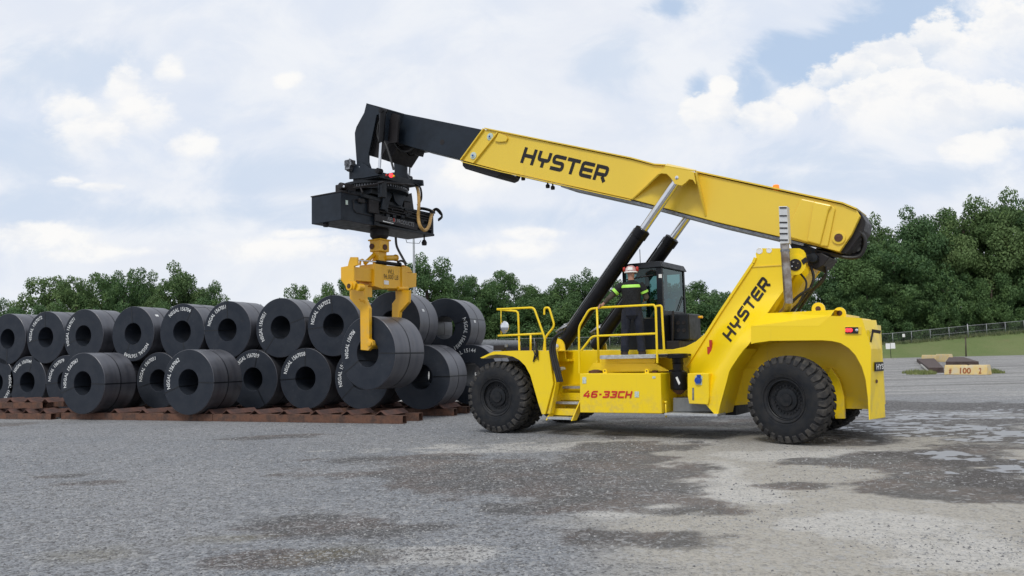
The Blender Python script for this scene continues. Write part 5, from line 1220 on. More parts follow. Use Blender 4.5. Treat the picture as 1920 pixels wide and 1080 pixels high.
mb = MB(); q = [ts3(x, y, bx1 + .098) for x, y in ((737.5, 409), (740, 409.5), (740, 416), (737.5, 415.5))]; mb.add(q, [(0, 1, 2, 3)]); mb.build('red_mark', 'redp', sg)
# lamps on the mount
mb = MB(); a = tp3(722, 330, .9); mb.box(a.x, a.x + .34, .9, .96, a.z - .05, a.z + .06); lb = mb.build('lamp_bar', 'ink', SH, .01)
p = tp3(733, 328.5, .88); mb = MB(); mb.lathe(p, (0, -1, 0), [(.06, -.03), (.055, .02), (.001, .03)], 16); mb.build('red_lamp', 'lampr', lb)
for px, m_ in ((724.5, 'redp'), (738, 'tong')):
    p = tp3(px, 328 if px < 730 else 330, .89); mb = MB(); mb.lathe(p, (0, -1, 0), [(.035, -.02), (.03, .01), (.001, .014)], 12); mb.build('marker_lamp', m_, lb)
# valve block on the left
mb = MB(); rnd = random.Random(4); c_ = tp3(659, 309, .9)
for k in range(8): mb.box(c_.x - .1 + rnd.uniform(-.1, .08), c_.x + rnd.uniform(.0, .1), .8, 1.0, c_.z + rnd.uniform(-.18, .0), c_.z + rnd.uniform(.02, .15))
mb.build('valve_block', 'steel', SH, .01)
for k, pts in enumerate([[(655, 303), (651, 311), (650, 319), (656, 322)], [(658, 300), (652, 306), (653, 316), (660, 320)], [(655, 298), (661, 301), (665, 306)]]): hose(pts, .85, .014, par=SH)
# hoses
hose([(770, 344), (779, 347), (784, 358), (785.5, 380), (784.5, 408), (788, 424), (796.5, 432), (804, 424), (808, 408), (811, 396)], [3.0, 3.0, 2.4, 2.0, 2.0, 2.0, 2.2, 2.5, 2.9, 3.2], .047, 'spiral_hose', 'hosey', SH)
for k in range(4): hose([(806, 400 + k * 2), (816, 391 + k), (824, 394 + k * 2), (829, 404 + k), (822, 411 + k)], 3.5 + .1 * k, .022, par=SH)
hose([(778, 345), (788, 352), (790, 372), (783, 385)], 2.6, .03, par=SH); hose([(784, 392), (792, 391), (805, 394), (812, 398)], 3.0, .045, par=SH)
for (px, py, t_) in ((611, 420, .15), (795.5, 455, 3.6)):
    p = tp3(px, py, t_); mb = MB(); mb.tube([p + Vector((0, 0, .22)), p + Vector((0, 0, .08))], .025, 8); mb.lathe(p, (0, 0, 1), [(.001, -.09), (.07, -.08), (.085, .0), (.05, .08), (.001, .1)], 16); mb.build('work_lamp', 'ink', SH)
mb = MB(); mb.tube([tp3(761, 449, 2.9), tp3(763, 455, 2.9), tp3(786, 456.5, 3.4), tp3(789, 451, 3.4)], .01, 6); mb.build('guard_bar', 'steel', SH)
# rotator stub
cs = tp3(711.5, 455, 1.95)
def zc_(y): return tp(711, y, 1.95)[1]
mb = MB(); mb.lathe((cs.x, 1.95, 0), (0, 0, 1), [(.001, bz0 + .1), (.27, bz0 + .1), (.27, zc_(443)), (.2, zc_(449)), (.001, zc_(449))], 28); mb.build('rotator_stub', 'ink', SH, 0)

# ================================================================= yellow coil tong
TG = machine_frame('coil_tong', (cs.x, 1.95, HZ)); tag(TG, 'amber yellow coil tong marked 96,000 LB gripping the hanging coil', 'coil tong')
TM = 'tong'
mb = MB(); mb.box(cs.x - .2, cs.x + .2, 1.95 - .2, 1.95 + .2, zc_(473), zc_(451)); mb.box(cs.x - .24, cs.x + .24, 1.71, 2.19, zc_(452.5), zc_(449.5)); mb.box(cs.x - .08, cs.x + .08, 1.87, 2.03, zc_(450), zc_(444)); jn = mb.build('swivel_joint', TM, TG, .02)
for px in (701.5, 716):
    p = tp3(px, 461.5, 1.74); mb = MB(); mb.lathe((cs.x + (-.1 if px < 710 else .2), 1.745 if px < 710 else 1.95, p.z), (0, -1, 0) if px < 710 else (1, 0, 0), [(.085, 0), (.08, .03), (.03, .035), (.001, .03)], 18); mb.build('joint_pin', 'rusty', jn)
SFa = tp(722, 518, 1.95)[0]; SC = SFa - .26
def face(pix, s0, s1, name, m=TM, bev=.012, par=None):     # outline on the lengthwise face, thickness across s
    P = [ts3(x, y, s1) for x, y in pix]; n = len(P); vs = [tuple(p) for p in P] + [(s0, p.y, p.z) for p in P]
    mb = MB(); mb.add(vs, [tuple(range(n)), tuple(range(2 * n - 1, n - 1, -1))] + [(i, (i + 1) % n, n + (i + 1) % n, n + i) for i in range(n)]); return mb.build(name, m, par or TG, bev)
face([(664, 500), (703, 504), (703, 529), (664, 526)], SC - .2, SFa - .04, 'sliding_beam')
ct = face([(702, 495.5), (762, 501), (762, 541), (719, 541), (702, 535.5)], SC - .25, SFa, 'centre_body')
face([(702, 494.5), (717, 496), (718.5, 542), (702, 536.5)], SC - .28, SFa + .04, 'collar'); face([(753.5, 499.5), (763, 501.5), (763, 543.5), (754, 542.5)], SC - .28, SFa + .04, 'collar')
face([(762, 511), (781.5, 512), (780.5, 538), (762, 541)], SC - .2, SFa - .04, 'sliding_beam')
face([(757, 496.5), (768, 501), (774, 511), (762, 511)], SC - .1, SFa - .05, 'end_gusset')
tN = ts3(664, 500, SFa - .04).y
mb = MB(); mb.pprism([(639, 501), (652, 498.5), (653.5, 491), (656.5, 482), (669, 482), (670, 497), (663.5, 499), (663.5, 527), (667, 531), (663, 543), (655, 543), (646.7, 535), (639, 525)], tN - .07, tN, tN - .07); mb.build('end_plate', TM, TG, .008)
for y in (505, 525): mb = MB(); mb.beam(tp3(653, y, tN - .074), tp3(662, y + .6, tN - .074), .006, .012); mb.build('stamped_mark', 'yelb', TG)
armp = [(655, 541), (655.5, 560), (675, 583), (676, 656), (690, 657.5), (699, 647), (698, 639), (692, 635.5), (691.7, 578), (684, 560), (684.5, 534), (668, 532)]
mb = MB(); mb.pprism(armp, 1.12, 1.24, 1.12); arm = mb.build('gripping_arm', TM, TG, .012)
mb = MB(); mb.pprism([(662, 536), (680, 537), (680, 556), (665, 556)], 1.24, 1.5, 1.12); mb.build('arm_hinge', TM, arm)
mb = MB(); p = tp3(694, 644, 1.12); mb.lathe(p, (0, -1, 0), [(.08, 0), (.075, .05), (.04, .06), (.001, .055)], 18); mb.build('toe_bolt', TM, arm)
mb = MB(); P = [tp3(x, y, 1.24) for x, y in ((680, 640), (696, 640), (697, 650), (682, 655))]; mb.prism([(v.x, v.z) for v in P], 1.241, 1.75); mb.build('toe', TM, arm, .01)
p = tp3(656, 536.5, tN - .07); mb = MB(); mb.lathe(p, (0, -1, 0), [(.12, 0), (.12, .04), (.07, .045), (.07, .02)], 22); hb = mb.build('hinge_boss', TM, TG)
mb = MB(); mb.lathe(p, (0, -1, 0), [(.065, 0), (.06, .06), (.001, .065)], 6); mb.build('hinge_pin', 'rusty', TG)
mb = MB(); p = tp3(675, 539, tN + .1); mb.lathe(p, (0, -1, 0), [(.1, -.1), (.1, .1), (.05, .11), (.001, .1)], 18); mb.build('hinge_pin', TM, TG)
f2 = [(741, 545), (766.5, 544), (765.5, 566.7), (749.4, 585), (748, 597), (747, 660), (734, 660), (735, 569.5), (741.7, 560)]
mb = MB(); mb.pprism(f2, 2.62, 2.74, 2.62); arm2 = mb.build('gripping_arm', TM, TG, .012)
mb = MB(); mb.tube([tp3(746, 541, 2.5), tp3(764, 541, 2.9)], .06, 12); mb.build('arm_hinge', TM, arm2)
# short hydraulic lines curling on the arms
mb = MB(); mb.tube([tp3(672, 560, 1.1), tp3(676, 565, 1.1), tp3(680, 563, 1.1), tp3(683, 569, 1.1)], .009, 6); mb.build('grease_line', 'tong', arm)
# top works
mb = MB(); mb.tube([ts3(703, 476, SC), ts3(684, 494, SC)], .06, 10); mb.tube([ts3(712, 472, SC), ts3(700, 490, SC)], .05, 10); mb.box(cs.x - .12, cs.x + .12, 1.78, 2.12, zc_(498), zc_(473)); mb.build('link_arm', TM, TG, .01)
mb = MB(); mb.cyl(ts3(721, 484, SC + .15), ts3(742, 483.5, SC + .1), .085, 18); mb.lathe(ts3(742, 483.5, SC + .1), (0, 1, 0), [(.1, -.03), (.1, .03), (.05, .04), (.001, .04)], 18); mb.build('clamp_cylinder', TM, TG)
mb = MB(); mb.cyl(ts3(706, 491, SC + .2), ts3(748, 496.5, SC + .2), .055, 16); mb.lathe(ts3(748, 496.5, SC + .2), (0, 1, 0), [(.08, -.04), (.08, .04), (.001, .05)], 16); cy2 = mb.build('slide_cylinder', 'cyl', TG)
mb = MB(); mb.cyl(ts3(672, 488, SC + .2), ts3(706, 491, SC + .2), .022, 12); mb.build('piston_rod', 'chrome', cy2)
hose([(742, 445), (744, 462), (753, 480), (761, 494)], 2.3, .035, par=TG); hose([(745, 491), (752, 489), (758, 492), (761, 498)], 2.3, .03, par=TG); hose([(675, 497), (676, 489), (680, 487), (684, 493)], 1.4, .03, par=TG, m='tong')
text_mesh('WLL', (727, 513.5), (739.5, 514.6), (727.2, 504.5), lambda x, y: ts3(x, y, SFa + .004), 'ink', .0, 0, ct)
text_mesh('96,000 LB', (719.5, 522), (746.8, 525), (719.7, 513.5), lambda x, y: ts3(x, y, SFa + .004), 'ink', .0, 0, ct)
mb = MB(); q = [ts3(x, y, SFa + .004) for x, y in ((720, 525.5), (729, 526.5), (729, 534), (720, 533))]; mb.add(q, [(0, 1, 2, 3)]); mb.build('sticker', 'signw', ct)

# ================================================================= people
def skinned(name, joints, edges, m, parent, sub=2):
    me = bpy.data.meshes.new(name); me.from_pydata([j[:3] for j in joints], edges, []); o = bpy.data.objects.new(name, me); C.objects.link(o)
    if parent is not None: o.parent = parent
    sk = o.modifiers.new('skin', 'SKIN'); sk.use_smooth_shade = True; sk.branch_smoothing = .3
    for i, j in enumerate(joints):
        v = me.skin_vertices[0].data[i]; v.radius = (j[3], j[4] if len(j) > 4 else j[3]); v.use_root = (i == 0)
    sb = o.modifiers.new('sub', 'SUBSURF'); sb.levels = sub; sb.render_levels = sub
    me.materials.append(M[m]); return o
def loft(rings, m, name, parent, n=20, close=True):       # rings: (center, rx, ry)
    vs = []; fs = []
    for (c_, rx_, ry_) in rings:
        for k in range(n):
            a = 2 * pi * k / n; ca, sa = cos(a), sin(a); e = .82
            vs.append((c_[0] + rx_ * (abs(ca) ** e) * (1 if ca > 0 else -1), c_[1] + ry_ * (abs(sa) ** e) * (1 if sa > 0 else -1), c_[2]))
    for i in range(len(rings) - 1):
        for k in range(n): fs.append((i * n + k, i * n + (k + 1) % n, (i + 1) * n + (k + 1) % n, (i + 1) * n + k))
    if close: fs += [tuple(range(n))[::-1], tuple((len(rings) - 1) * n + k for k in range(n))]
    mb = MB(); mb.add(vs, fs, True); return mb.build(name, m, parent)
fp = tp3(1188, 663.5, .72); wp = ORG + TX * fp.x + TY * fp.y
ps = empty('person', (wp.x, wp.y, ZPL), radians(-14)); ps.scale = (1.04, 1.04, 1.05); OFF[ps.name] = Vector((0, 0, 0))
tag(ps, 'worker in red hard hat and dark clothes with lime bands standing on the platform', 'person')
hand = Vector((-.60, -.20, 1.02))
hx, hy, hz = hand
J = [(0, 0, .98, .12, .09), (0, 0, 1.2, .13, .09), (0, .0, 1.4, .16, .10), (0, .01, 1.5, .062), (0, .03, 1.58, .07, .075), (0, .045, 1.66, .085, .10), (0, .045, 1.75, .07, .09),
     (-.19, 0, 1.42, .065), (-.42, -.03, 1.22, .05), (-.44, -.04, 1.19, .048), (-.57, -.15, 1.06, .034), (hx, hy, hz, .036, .022),
     (.19, 0, 1.42, .065), (.30, .03, 1.16, .05), (.26, .28, 1.14, .036), (.24, .36, 1.14, .034, .022),
     (-.1, 0, .9, .07), (-.15, .0, .5, .05), (-.178, -.01, .12, .032), (.1, 0, .9, .07), (.14, .03, .5, .05), (.166, .03, .12, .032),
     (-.19, .08, .05, .03), (.17, .12, .05, .03)]
E_ = [(0, 1), (1, 2), (2, 3), (3, 4), (4, 5), (5, 6), (2, 7), (7, 8), (8, 9), (9, 10), (10, 11), (2, 12), (12, 13), (13, 14), (14, 15), (0, 16), (16, 17), (17, 18), (0, 19), (19, 20), (20, 21), (18, 22), (21, 23)]
k0 = 11
for i in range(4):
    o_ = len(J); J.append((hx - .03 - .012 * i, hy - .02 + .0 * i, hz + .03 - .016 * i, .010)); J.append((hx - .045 - .01 * i, hy - .085 + .01 * i, hz + .0 - .018 * i, .009)); J.append((hx - .03 - .01 * i, hy - .10, hz - .04 - .01 * i, .008)); E_ += [(k0, o_), (o_, o_ + 1), (o_ + 1, o_ + 2)]
o_ = len(J); J.append((hx + .02, hy + .02, hz - .02, .012)); J.append((hx + .0, hy + .03, hz - .06, .010)); E_ += [(k0, o_), (o_, o_ + 1)]
for i in range(4):
    o_ = len(J); J.append((.245 - .012 * i, .40, 1.15 - .015 * i, .010)); J.append((.235 - .014 * i, .45, 1.13 - .016 * i, .009)); E_ += [(15, o_), (o_, o_ + 1)]
o_ = len(J); J.append((.21, .38, 1.16, .012)); E_ += [(15, o_)]
skinned('body', J, E_, 'skin', ps)
# face features (turned to the cab), ears
mb = MB(); mb.add([(-.012, .135, 1.69), (.012, .135, 1.69), (.018, .14, 1.645), (-.018, .14, 1.645), (0, .165, 1.65)], [(0, 1, 4), (1, 2, 4), (2, 3, 4), (3, 0, 4)], True); mb.build('nose', 'skin', ps)
for sx_ in (-.032, .032): mb = MB(); mb.lathe((sx_, .122, 1.695), (0, 1, 0), [(.001, .014), (.01, .01), (.013, 0)], 10); mb.build('eye', 'ink', ps)
mb = MB(); mb.beam((-.025, .137, 1.61), (.025, .137, 1.61), .008, .01); mb.build('mouth', 'redp', ps)
# shirt, bands, trousers, boots
torso = [((0, 0, .87), .195, .13), ((0, 0, .93), .195, .13), ((0, 0, 1.0), .195, .135), ((0, -.005, 1.1), .19, .13), ((0, -.01, 1.22), .195, .128), ((0, -.01, 1.34), .215, .125), ((0, -.005, 1.42), .225, .112), ((0, 0, 1.47), .19, .09), ((0, .005, 1.505), .10, .07), ((0, .01, 1.535), .068, .062)]
sh_ = loft(torso, 'black_cloth', 'shirt', ps)
mb = MB(); mb.tube([(-.17, 0, 1.44), (-.24, -.005, 1.385), (-.36, -.02, 1.275)], [.085, .088, .078], 14); mb.build('sleeve', 'black_cloth', ps)
mb = MB(); mb.tube([(-.355, -.02, 1.28), (-.42, -.03, 1.22), (-.50, -.09, 1.14), (-.565, -.145, 1.065)], [.063, .058, .05, .04], 14); mb.build('undersleeve', M['forearm'] if 'forearm' in M else mat('olive_sleeve', (.075, .06, .045), .9, var=.3), ps)
mb = MB(); mb.tube([(.17, 0, 1.44), (.235, .0, 1.36), (.275, .02, 1.25)], [.085, .088, .08], 14); mb.build('sleeve', 'black_cloth', ps)
mb = MB(); mb.tube([(.27, .02, 1.26), (.30, .03, 1.17), (.28, .16, 1.15), (.265, .26, 1.145)], [.062, .06, .05, .04], 14); mb.build('undersleeve', bpy.data.materials['olive_sleeve'], ps)
def tors(z):
    for i in range(len(torso) - 1):
        a, b = torso[i], torso[i + 1]
        if a[0][2] <= z <= b[0][2]:
            f = (z - a[0][2]) / (b[0][2] - a[0][2]); return ((0, a[0][1] + (b[0][1] - a[0][1]) * f, z), a[1] + (b[1] - a[1]) * f + .006, a[2] + (b[2] - a[2]) * f + .006)
loft([tors(1.375), tors(1.40), tors(1.42), tors(1.435)], 'hivis', 'reflective_band', ps, close=False)
mb = MB(); mb.tube([(-.305, -.014, 1.325), (-.35, -.019, 1.285)], [.088, .084], 14, False); mb.build('sleeve_band', 'hivis', ps)
mb = MB(); mb.tube([(.255, .01, 1.305), (.272, .018, 1.26)], [.089, .086], 14, False); mb.build('sleeve_band', 'hivis', ps)
mb = MB(); mb.tube([(-.10, 0, .93), (-.115, 0, .84), (-.135, .0, .66), (-.155, .0, .46), (-.172, -.01, .25), (-.18, -.01, .07)], [.10, .112, .10, .086, .082, .088], 16)
mb.tube([(.10, 0, .93), (.11, 0, .84), (.125, .02, .66), (.14, .03, .46), (.158, .03, .25), (.165, .03, .07)], [.10, .112, .10, .086, .082, .088], 16)
mb.tube([(0, 0, .72), (0, 0, .80), (0, 0, .92), (0, 0, 1.0)], [.10, .17, .185, .17], 20); mb.build('trousers', 'navy', ps)
for sx_, y0, dxx in ((-.18, -.01, -.06), (.166, .03, .03)):
    mb = MB(); mb.tube([(sx_, y0, .16), (sx_, y0, .055), (sx_ + .0, y0, .0)], [.075, .072, .07], 14); mb.tube([(sx_ - dxx * .2, y0 - .05, .05), (sx_ + dxx * .5, y0 + .08, .052), (sx_ + dxx, y0 + .18, .04), (sx_ + dxx * 1.1, y0 + .21, .035)], [.055, .055, .048, .03], 14); mb.build('boot', 'boot', ps)
mb = MB(); mb.lathe((0, .035, 1.70), (0, 0, 1), [(.135, 0), (.128, .012), (.122, .04), (.112, .08), (.085, .12), (.045, .14), (.001, .146)], 28); mb.box(-.07, .07, .13, .2, 1.70, 1.708); ht = mb.build('hard_hat', 'helmet', ps, .002)
mb = MB(); mb.lathe((0, .035, 1.69), (0, 0, 1), [(.139, .0), (.141, .012), (.137, .024)], 28); mb.build('hat_brim_band', 'signw', ht)
for sx_ in (-1, 1):
    mb = MB(); mb.lathe((sx_ * .115, .03, 1.765), (sx_, 0, 0), [(.05, 0), (.055, .02), (.045, .045), (.001, .05)], 16); mb.build('ear_defender', 'redp', ht)
mb = MB(); mb.add([(-.045, -.085, 1.80), (.045, -.085, 1.80), (.05, -.098, 1.74), (-.05, -.098, 1.74)], [(0, 1, 2, 3)]); mb.build('hat_sticker', 'signw', ht)
# operator in the cab
op = machine_frame('person', (sx + .05, 2.0, zf + .5)); tag(op, 'operator in teal shirt and white hard hat sitting inside the black cab', 'person')
def off(js): return [(a[0] + sx + .05 - OFF[op.name].x, a[1], a[2], *a[3:]) for a in js]
JJ = [(0.05, 0, .08, .13, .12), (0.06, 0, .35, .15, .11), (.05, 0, .52, .07), (.03, 0, .64, .085), (.02, 0, .74, .08), (.05, -.2, .48, .06), (-.1, -.26, .24, .045), (-.3, -.12, .28, .035), (.05, .2, .48, .06), (-.1, .26, .24, .045), (-.3, .12, .28, .035),
      (-.15, -.12, .08, .09), (-.42, -.13, .06, .07), (-.46, -.13, -.3, .055), (-.15, .12, .08, .09), (-.42, .13, .06, .07), (-.46, .13, -.3, .055)]
EE = [(0, 1), (1, 2), (2, 3), (3, 4), (1, 5), (5, 6), (6, 7), (1, 8), (8, 9), (9, 10), (0, 11), (11, 12), (12, 13), (0, 14), (14, 15), (15, 16)]
skinned('body', JJ, EE, 'skin', op)
skinned('shirt', [(0.05, 0, .1, .15, .14), (.06, 0, .35, .175, .13), (.05, -.19, .46, .075), (-.06, -.24, .28, .06), (.05, .19, .46, .075), (-.06, .24, .28, .06)], [(0, 1), (1, 2), (2, 3), (1, 4), (4, 5)], 'teal', op)
skinned('trousers', [(0.05, 0, .06, .15), (-.15, -.12, .08, .105), (-.42, -.13, .06, .085), (-.46, -.13, -.28, .07), (-.15, .12, .08, .105), (-.42, .13, .06, .085), (-.46, .13, -.28, .07)], [(0, 1), (1, 2), (2, 3), (0, 4), (4, 5), (5, 6)], 'navy', op)
OFF[op.name] = Vector((0, 0, 0)); mb = MB(); mb.lathe((.03, 0, .70), (0, 0, 1), [(.135, 0), (.125, .01), (.118, .05), (.085, .11), (.04, .135), (.001, .14)], 24); mb.build('hard_hat', 'whelmet', op)

# ================================================================= background
rnd = random.Random(21)
def crown_mesh(seed, nb, leaf, lpb, shape):
    g = np.random.RandomState(seed); vs = []; fs = []
    C_ = []
    for i in range(nb):
        for _ in range(50):
            p = g.uniform(-1, 1, 3)
            if (p ** 2).sum() > 1: continue
            z = p[2]; w_ = 1.0
            if shape == 'tall': w_ = .95 - .35 * max(0, z)
            if shape == 'round': w_ = 1.0
            if shape == 'spread': w_ = .75 + .3 * (1 - abs(z - .1))
            p = np.array([p[0] * w_, p[1] * w_, z]); d = sqrt((p ** 2).sum())
            if d < .45 and g.rand() < .7: continue
            break
        C_.append((p * g.uniform(.84, .95), g.uniform(.09, .26)))
    for c_, r_ in C_:
        n = int(lpb * (r_ / .2) ** 2)
        for k in range(n):
            d = g.normal(size=3); d /= np.linalg.norm(d); q = c_ + d * r_ * g.uniform(.55, 1.12) * np.array([1, 1, .72])
            nn = d * .6 + g.normal(size=3) * .7 + np.array([0, 0, .5]); nn /= np.linalg.norm(nn); a = np.cross(nn, g.normal(size=3)); a /= np.linalg.norm(a); b = np.cross(nn, a)
            l = leaf * g.uniform(.6, 1.35); w2 = l * g.uniform(.45, .8); o = len(vs)
            vs += [tuple(q - a * l), tuple(q - b * w2), tuple(q + a * l + nn * l * .25), tuple(q + b * w2)]; fs.append((o, o + 1, o + 2, o + 3))
    me = bpy.data.meshes.new('crown'); me.from_pydata(vs, [], fs); me.update(); return me
CR = [crown_mesh(1, 74, .025, 330, 'round'), crown_mesh(2, 80, .025, 330, 'tall'), crown_mesh(3, 70, .025, 330, 'spread'), crown_mesh(4, 84, .024, 320, 'tall'), crown_mesh(5, 66, .027, 310, 'round')]
CRL = [m_.copy() for m_ in CR[:2]]
LC = [crown_mesh(6, 40, .026, 260, 'spread'), crown_mesh(7, 36, .026, 260, 'tall')]
for m_ in CR + LC: m_.materials.append(M['leaf'])
for m_ in CRL: m_.materials.append(M['leaf2'])
def trunk_mesh(seed):
    g = random.Random(seed); mb = MB(); pts = [(0, 0, -.02)]; x = y = 0
    for k in range(1, 6): x += g.uniform(-.02, .02); y += g.uniform(-.02, .02); pts.append((x, y, k * .17))
    mb.tube(pts, [.030, .024, .021, .017, .012, .006], 8)
    for k in range(7):
        i = g.choice([1, 2, 2, 3, 3, 4]); a = g.uniform(0, 6.28); b = Vector(pts[i]); l = g.uniform(.08, .15); mb.tube([b, b + Vector((cos(a) * l * .5, sin(a) * l * .5, l * .4)), b + Vector((cos(a) * l, sin(a) * l, l * .95))], [.010, .007, .003], 6)
    o = mb.build('trunk', 'bark'); me = o.data; bpy.data.objects.remove(o); return me
TK = [trunk_mesh(i) for i in (1, 2, 3)]
POS = ['left', 'right']
def tree(px, top, wpx, Yd, label, group, kind='dense', low=.10, gz=None):
    p = at_depth(px, 640, Yd); bz = bank_z(p.x, Yd) if gz is None else gz
    tz = at_depth(px, top, Yd).z; H = tz - bz; rw = wpx / FPX * Yd / 2
    e = empty('tree', (p.x, Yd, bz), rnd.uniform(0, 6.28)); tag(e, label, 'tree', group)
    me = rnd.choice({'dense': CR, 'light': CRL, 'loose': LC}[kind])
    c_ = bpy.data.objects.new('crown', me); C.objects.link(c_); c_.parent = e; low = -.45 if low == .0 else low; hz_ = H * (1 - low) / 2; c_.location = (0, 0, H - hz_ * .97); rw *= 1.32; c_.scale = (rw, rw, hz_)
    t_ = bpy.data.objects.new('trunk', rnd.choice(TK)); C.objects.link(t_); t_.parent = e; t_.scale = (H * .9, H * .9, H * .95)
GL, GM, GR = 'trees behind the coils', 'trees behind the machine', 'tall trees behind the fence'
def run(lst, grp, what):
    for i, a in enumerate(lst):
        tree(a[0], a[1], a[2], a[3], a[5], grp, a[4], *(a[6:] if len(a) > 6 else ()))
run([(-5, 548, 100, 120, 'dense', 'dark tree at the far left edge behind the coils'),
     (90, 513, 105, 122, 'light', 'pale green tree second from the left behind the coils'),
     (140, 516, 90, 118, 'light', 'lighter green tree above the coil chalked 1567071'),
     (190, 508, 95, 125, 'dense', 'dark tree between the pale trees and the wood above the left coils'),
     (238, 502, 80, 120, 'dense', 'dark tree with pointed top above the coil chalked 1567048'),
     (275, 506, 80, 124, 'dense', 'dark bushy tree just left of the tallest left-hand tree'),
     (330, 490, 105, 118, 'light', 'tallest loose pale green tree of the group behind the left coils'),
     (388, 518, 75, 121, 'dense', 'dark drooping tree at the right end of the left group'),
     (490, 558, 34, 150, 'loose', 'tiny tree peeping over the coils between two gaps', .05),
     (553, 528, 78, 138, 'loose', 'small lone round tree above the coil left of the tong', .05),
     (630, 516, 75, 132, 'dense', 'dark tree left of the yellow tong'),
     (688, 508, 85, 136, 'dense', 'dark tree seen under the yellow tong beam'),
     (745, 512, 70, 140, 'dense', 'dark tree behind the far tong arm')], GL, '')
for i, (x, l) in enumerate([(45, 'low bush in the gap beside the far left tree'), (120, 'low bush under the pale trees'), (215, 'low bush in the middle of the left group'), (300, 'low bush under the tallest left-hand tree'), (400, 'low bush at the right foot of the left group'), (600, 'low bush behind the coils left of the tong'), (660, 'low bush below the tong')]):
    tree(x, 562, 110, 112, l, 'bushes behind the coils', 'dense', .0)
run([(800, 472, 110, 152, 'dense', 'tall dark tree beside the lamp pole'),
     (858, 506, 80, 158, 'dense', 'tree right of the tall tree by the lamp pole'),
     (905, 512, 80, 162, 'dense', 'dark tree over the front handrail, left one'),
     (948, 503, 85, 166, 'dense', 'pointed dark tree above the mirror'),
     (1005, 524, 85, 170, 'dense', 'lower dark tree right of the pointed one above the mirror'),
     (1055, 520, 80, 168, 'dense', 'dark tree left of the near lift cylinder foot'),
     (1100, 503, 85, 166, 'dense', 'dark tree crossed by the near lift cylinder'),
     (1150, 522, 90, 170, 'dense', 'dark tree behind the worker'),
     (1210, 528, 90, 172, 'dense', 'dark tree hidden behind the cab'),
     (1262, 522, 80, 170, 'dense', 'dark tree behind the cab window'),
     (1308, 524, 85, 168, 'dense', 'dark tree right of the cab'),
     (1358, 545, 70, 172, 'dense', 'low tree left of the tower lettering')], GM, '')
for i, (x, t_, l) in enumerate([(830, 560, 'low tree at the wood edge under the tall tree by the lamp pole'), (885, 556, 'low tree at the wood edge left of the mirror'), (935, 565, 'low tree at the wood edge behind the mirror'), (990, 560, 'low tree at the wood edge behind the handrail hook'), (1040, 566, 'low tree at the wood edge by the cylinder foot'), (1090, 560, 'low tree at the wood edge left of the worker'), (1140, 564, 'low tree at the wood edge behind the worker'), (1300, 570, 'low tree at the wood edge right of the cab'), (1345, 575, 'low tree at the wood edge left of the tower')]):
    tree(x, t_, 90, 162, l, 'low trees at the wood edge', 'dense', .0)
run([(1500, 548, 90, 168, 'dense', 'low tree seen through the hoses behind the tower'),
     (1560, 492, 95, 168, 'dense', 'dark tree just right of the tower hoses'),
     (1612, 425, 120, 168, 'dense', 'dark tree behind the black boom tail'),
     (1645, 400, 100, 178, 'light', 'tree whose top shows right of the boom tail'),
     (1680, 452, 130, 166, 'dense', 'dark tree below the dip in the right-hand treeline'),
     (1728, 385, 120, 171, 'dense', 'big round dark tree first right of the dip'),
     (1775, 388, 100, 174, 'dense', 'dark tree in the middle of the right-hand wood'),
     (1828, 368, 115, 169, 'light', 'bright topped tree left of the tallest one'),
     (1895, 352, 130, 168, 'light', 'tallest tree at the right edge of the picture'),
     (1965, 360, 130, 171, 'dense', 'tall tree cut by the right edge of the picture')], GR, '')
lows = [(1590, 540), (1630, 530), (1668, 535), (1705, 520), (1745, 530), (1785, 515), (1825, 525), (1865, 505), (1905, 520), (1945, 510)]
wl = ['nearest the machine', 'second from the machine', 'third from the machine', 'fourth from the machine', 'fifth from the machine', 'sixth from the machine', 'seventh from the machine', 'eighth from the machine', 'ninth from the machine', 'at the right edge']
for i, (x, t_) in enumerate(lows): tree(x, t_, 85, 165 - (i % 2) * 1.5, 'low dark tree at the wood edge behind the fence, ' + wl[i], 'low trees behind the fence', 'dense', .0)
for i, (x, t_) in enumerate([(1620, 470), (1700, 450), (1760, 445), (1840, 430), (1910, 430)]): tree(x, t_, 140, 172, 'dark tree filling the depth of the right-hand wood', 'deep trees of the right-hand wood', 'dense', .0)
for i, x in enumerate(range(790, 1400, 75)): tree(x, 548, 130, 162, 'dark tree filling the depth of the wood behind the machine', 'deep trees behind the machine', 'dense', .0)

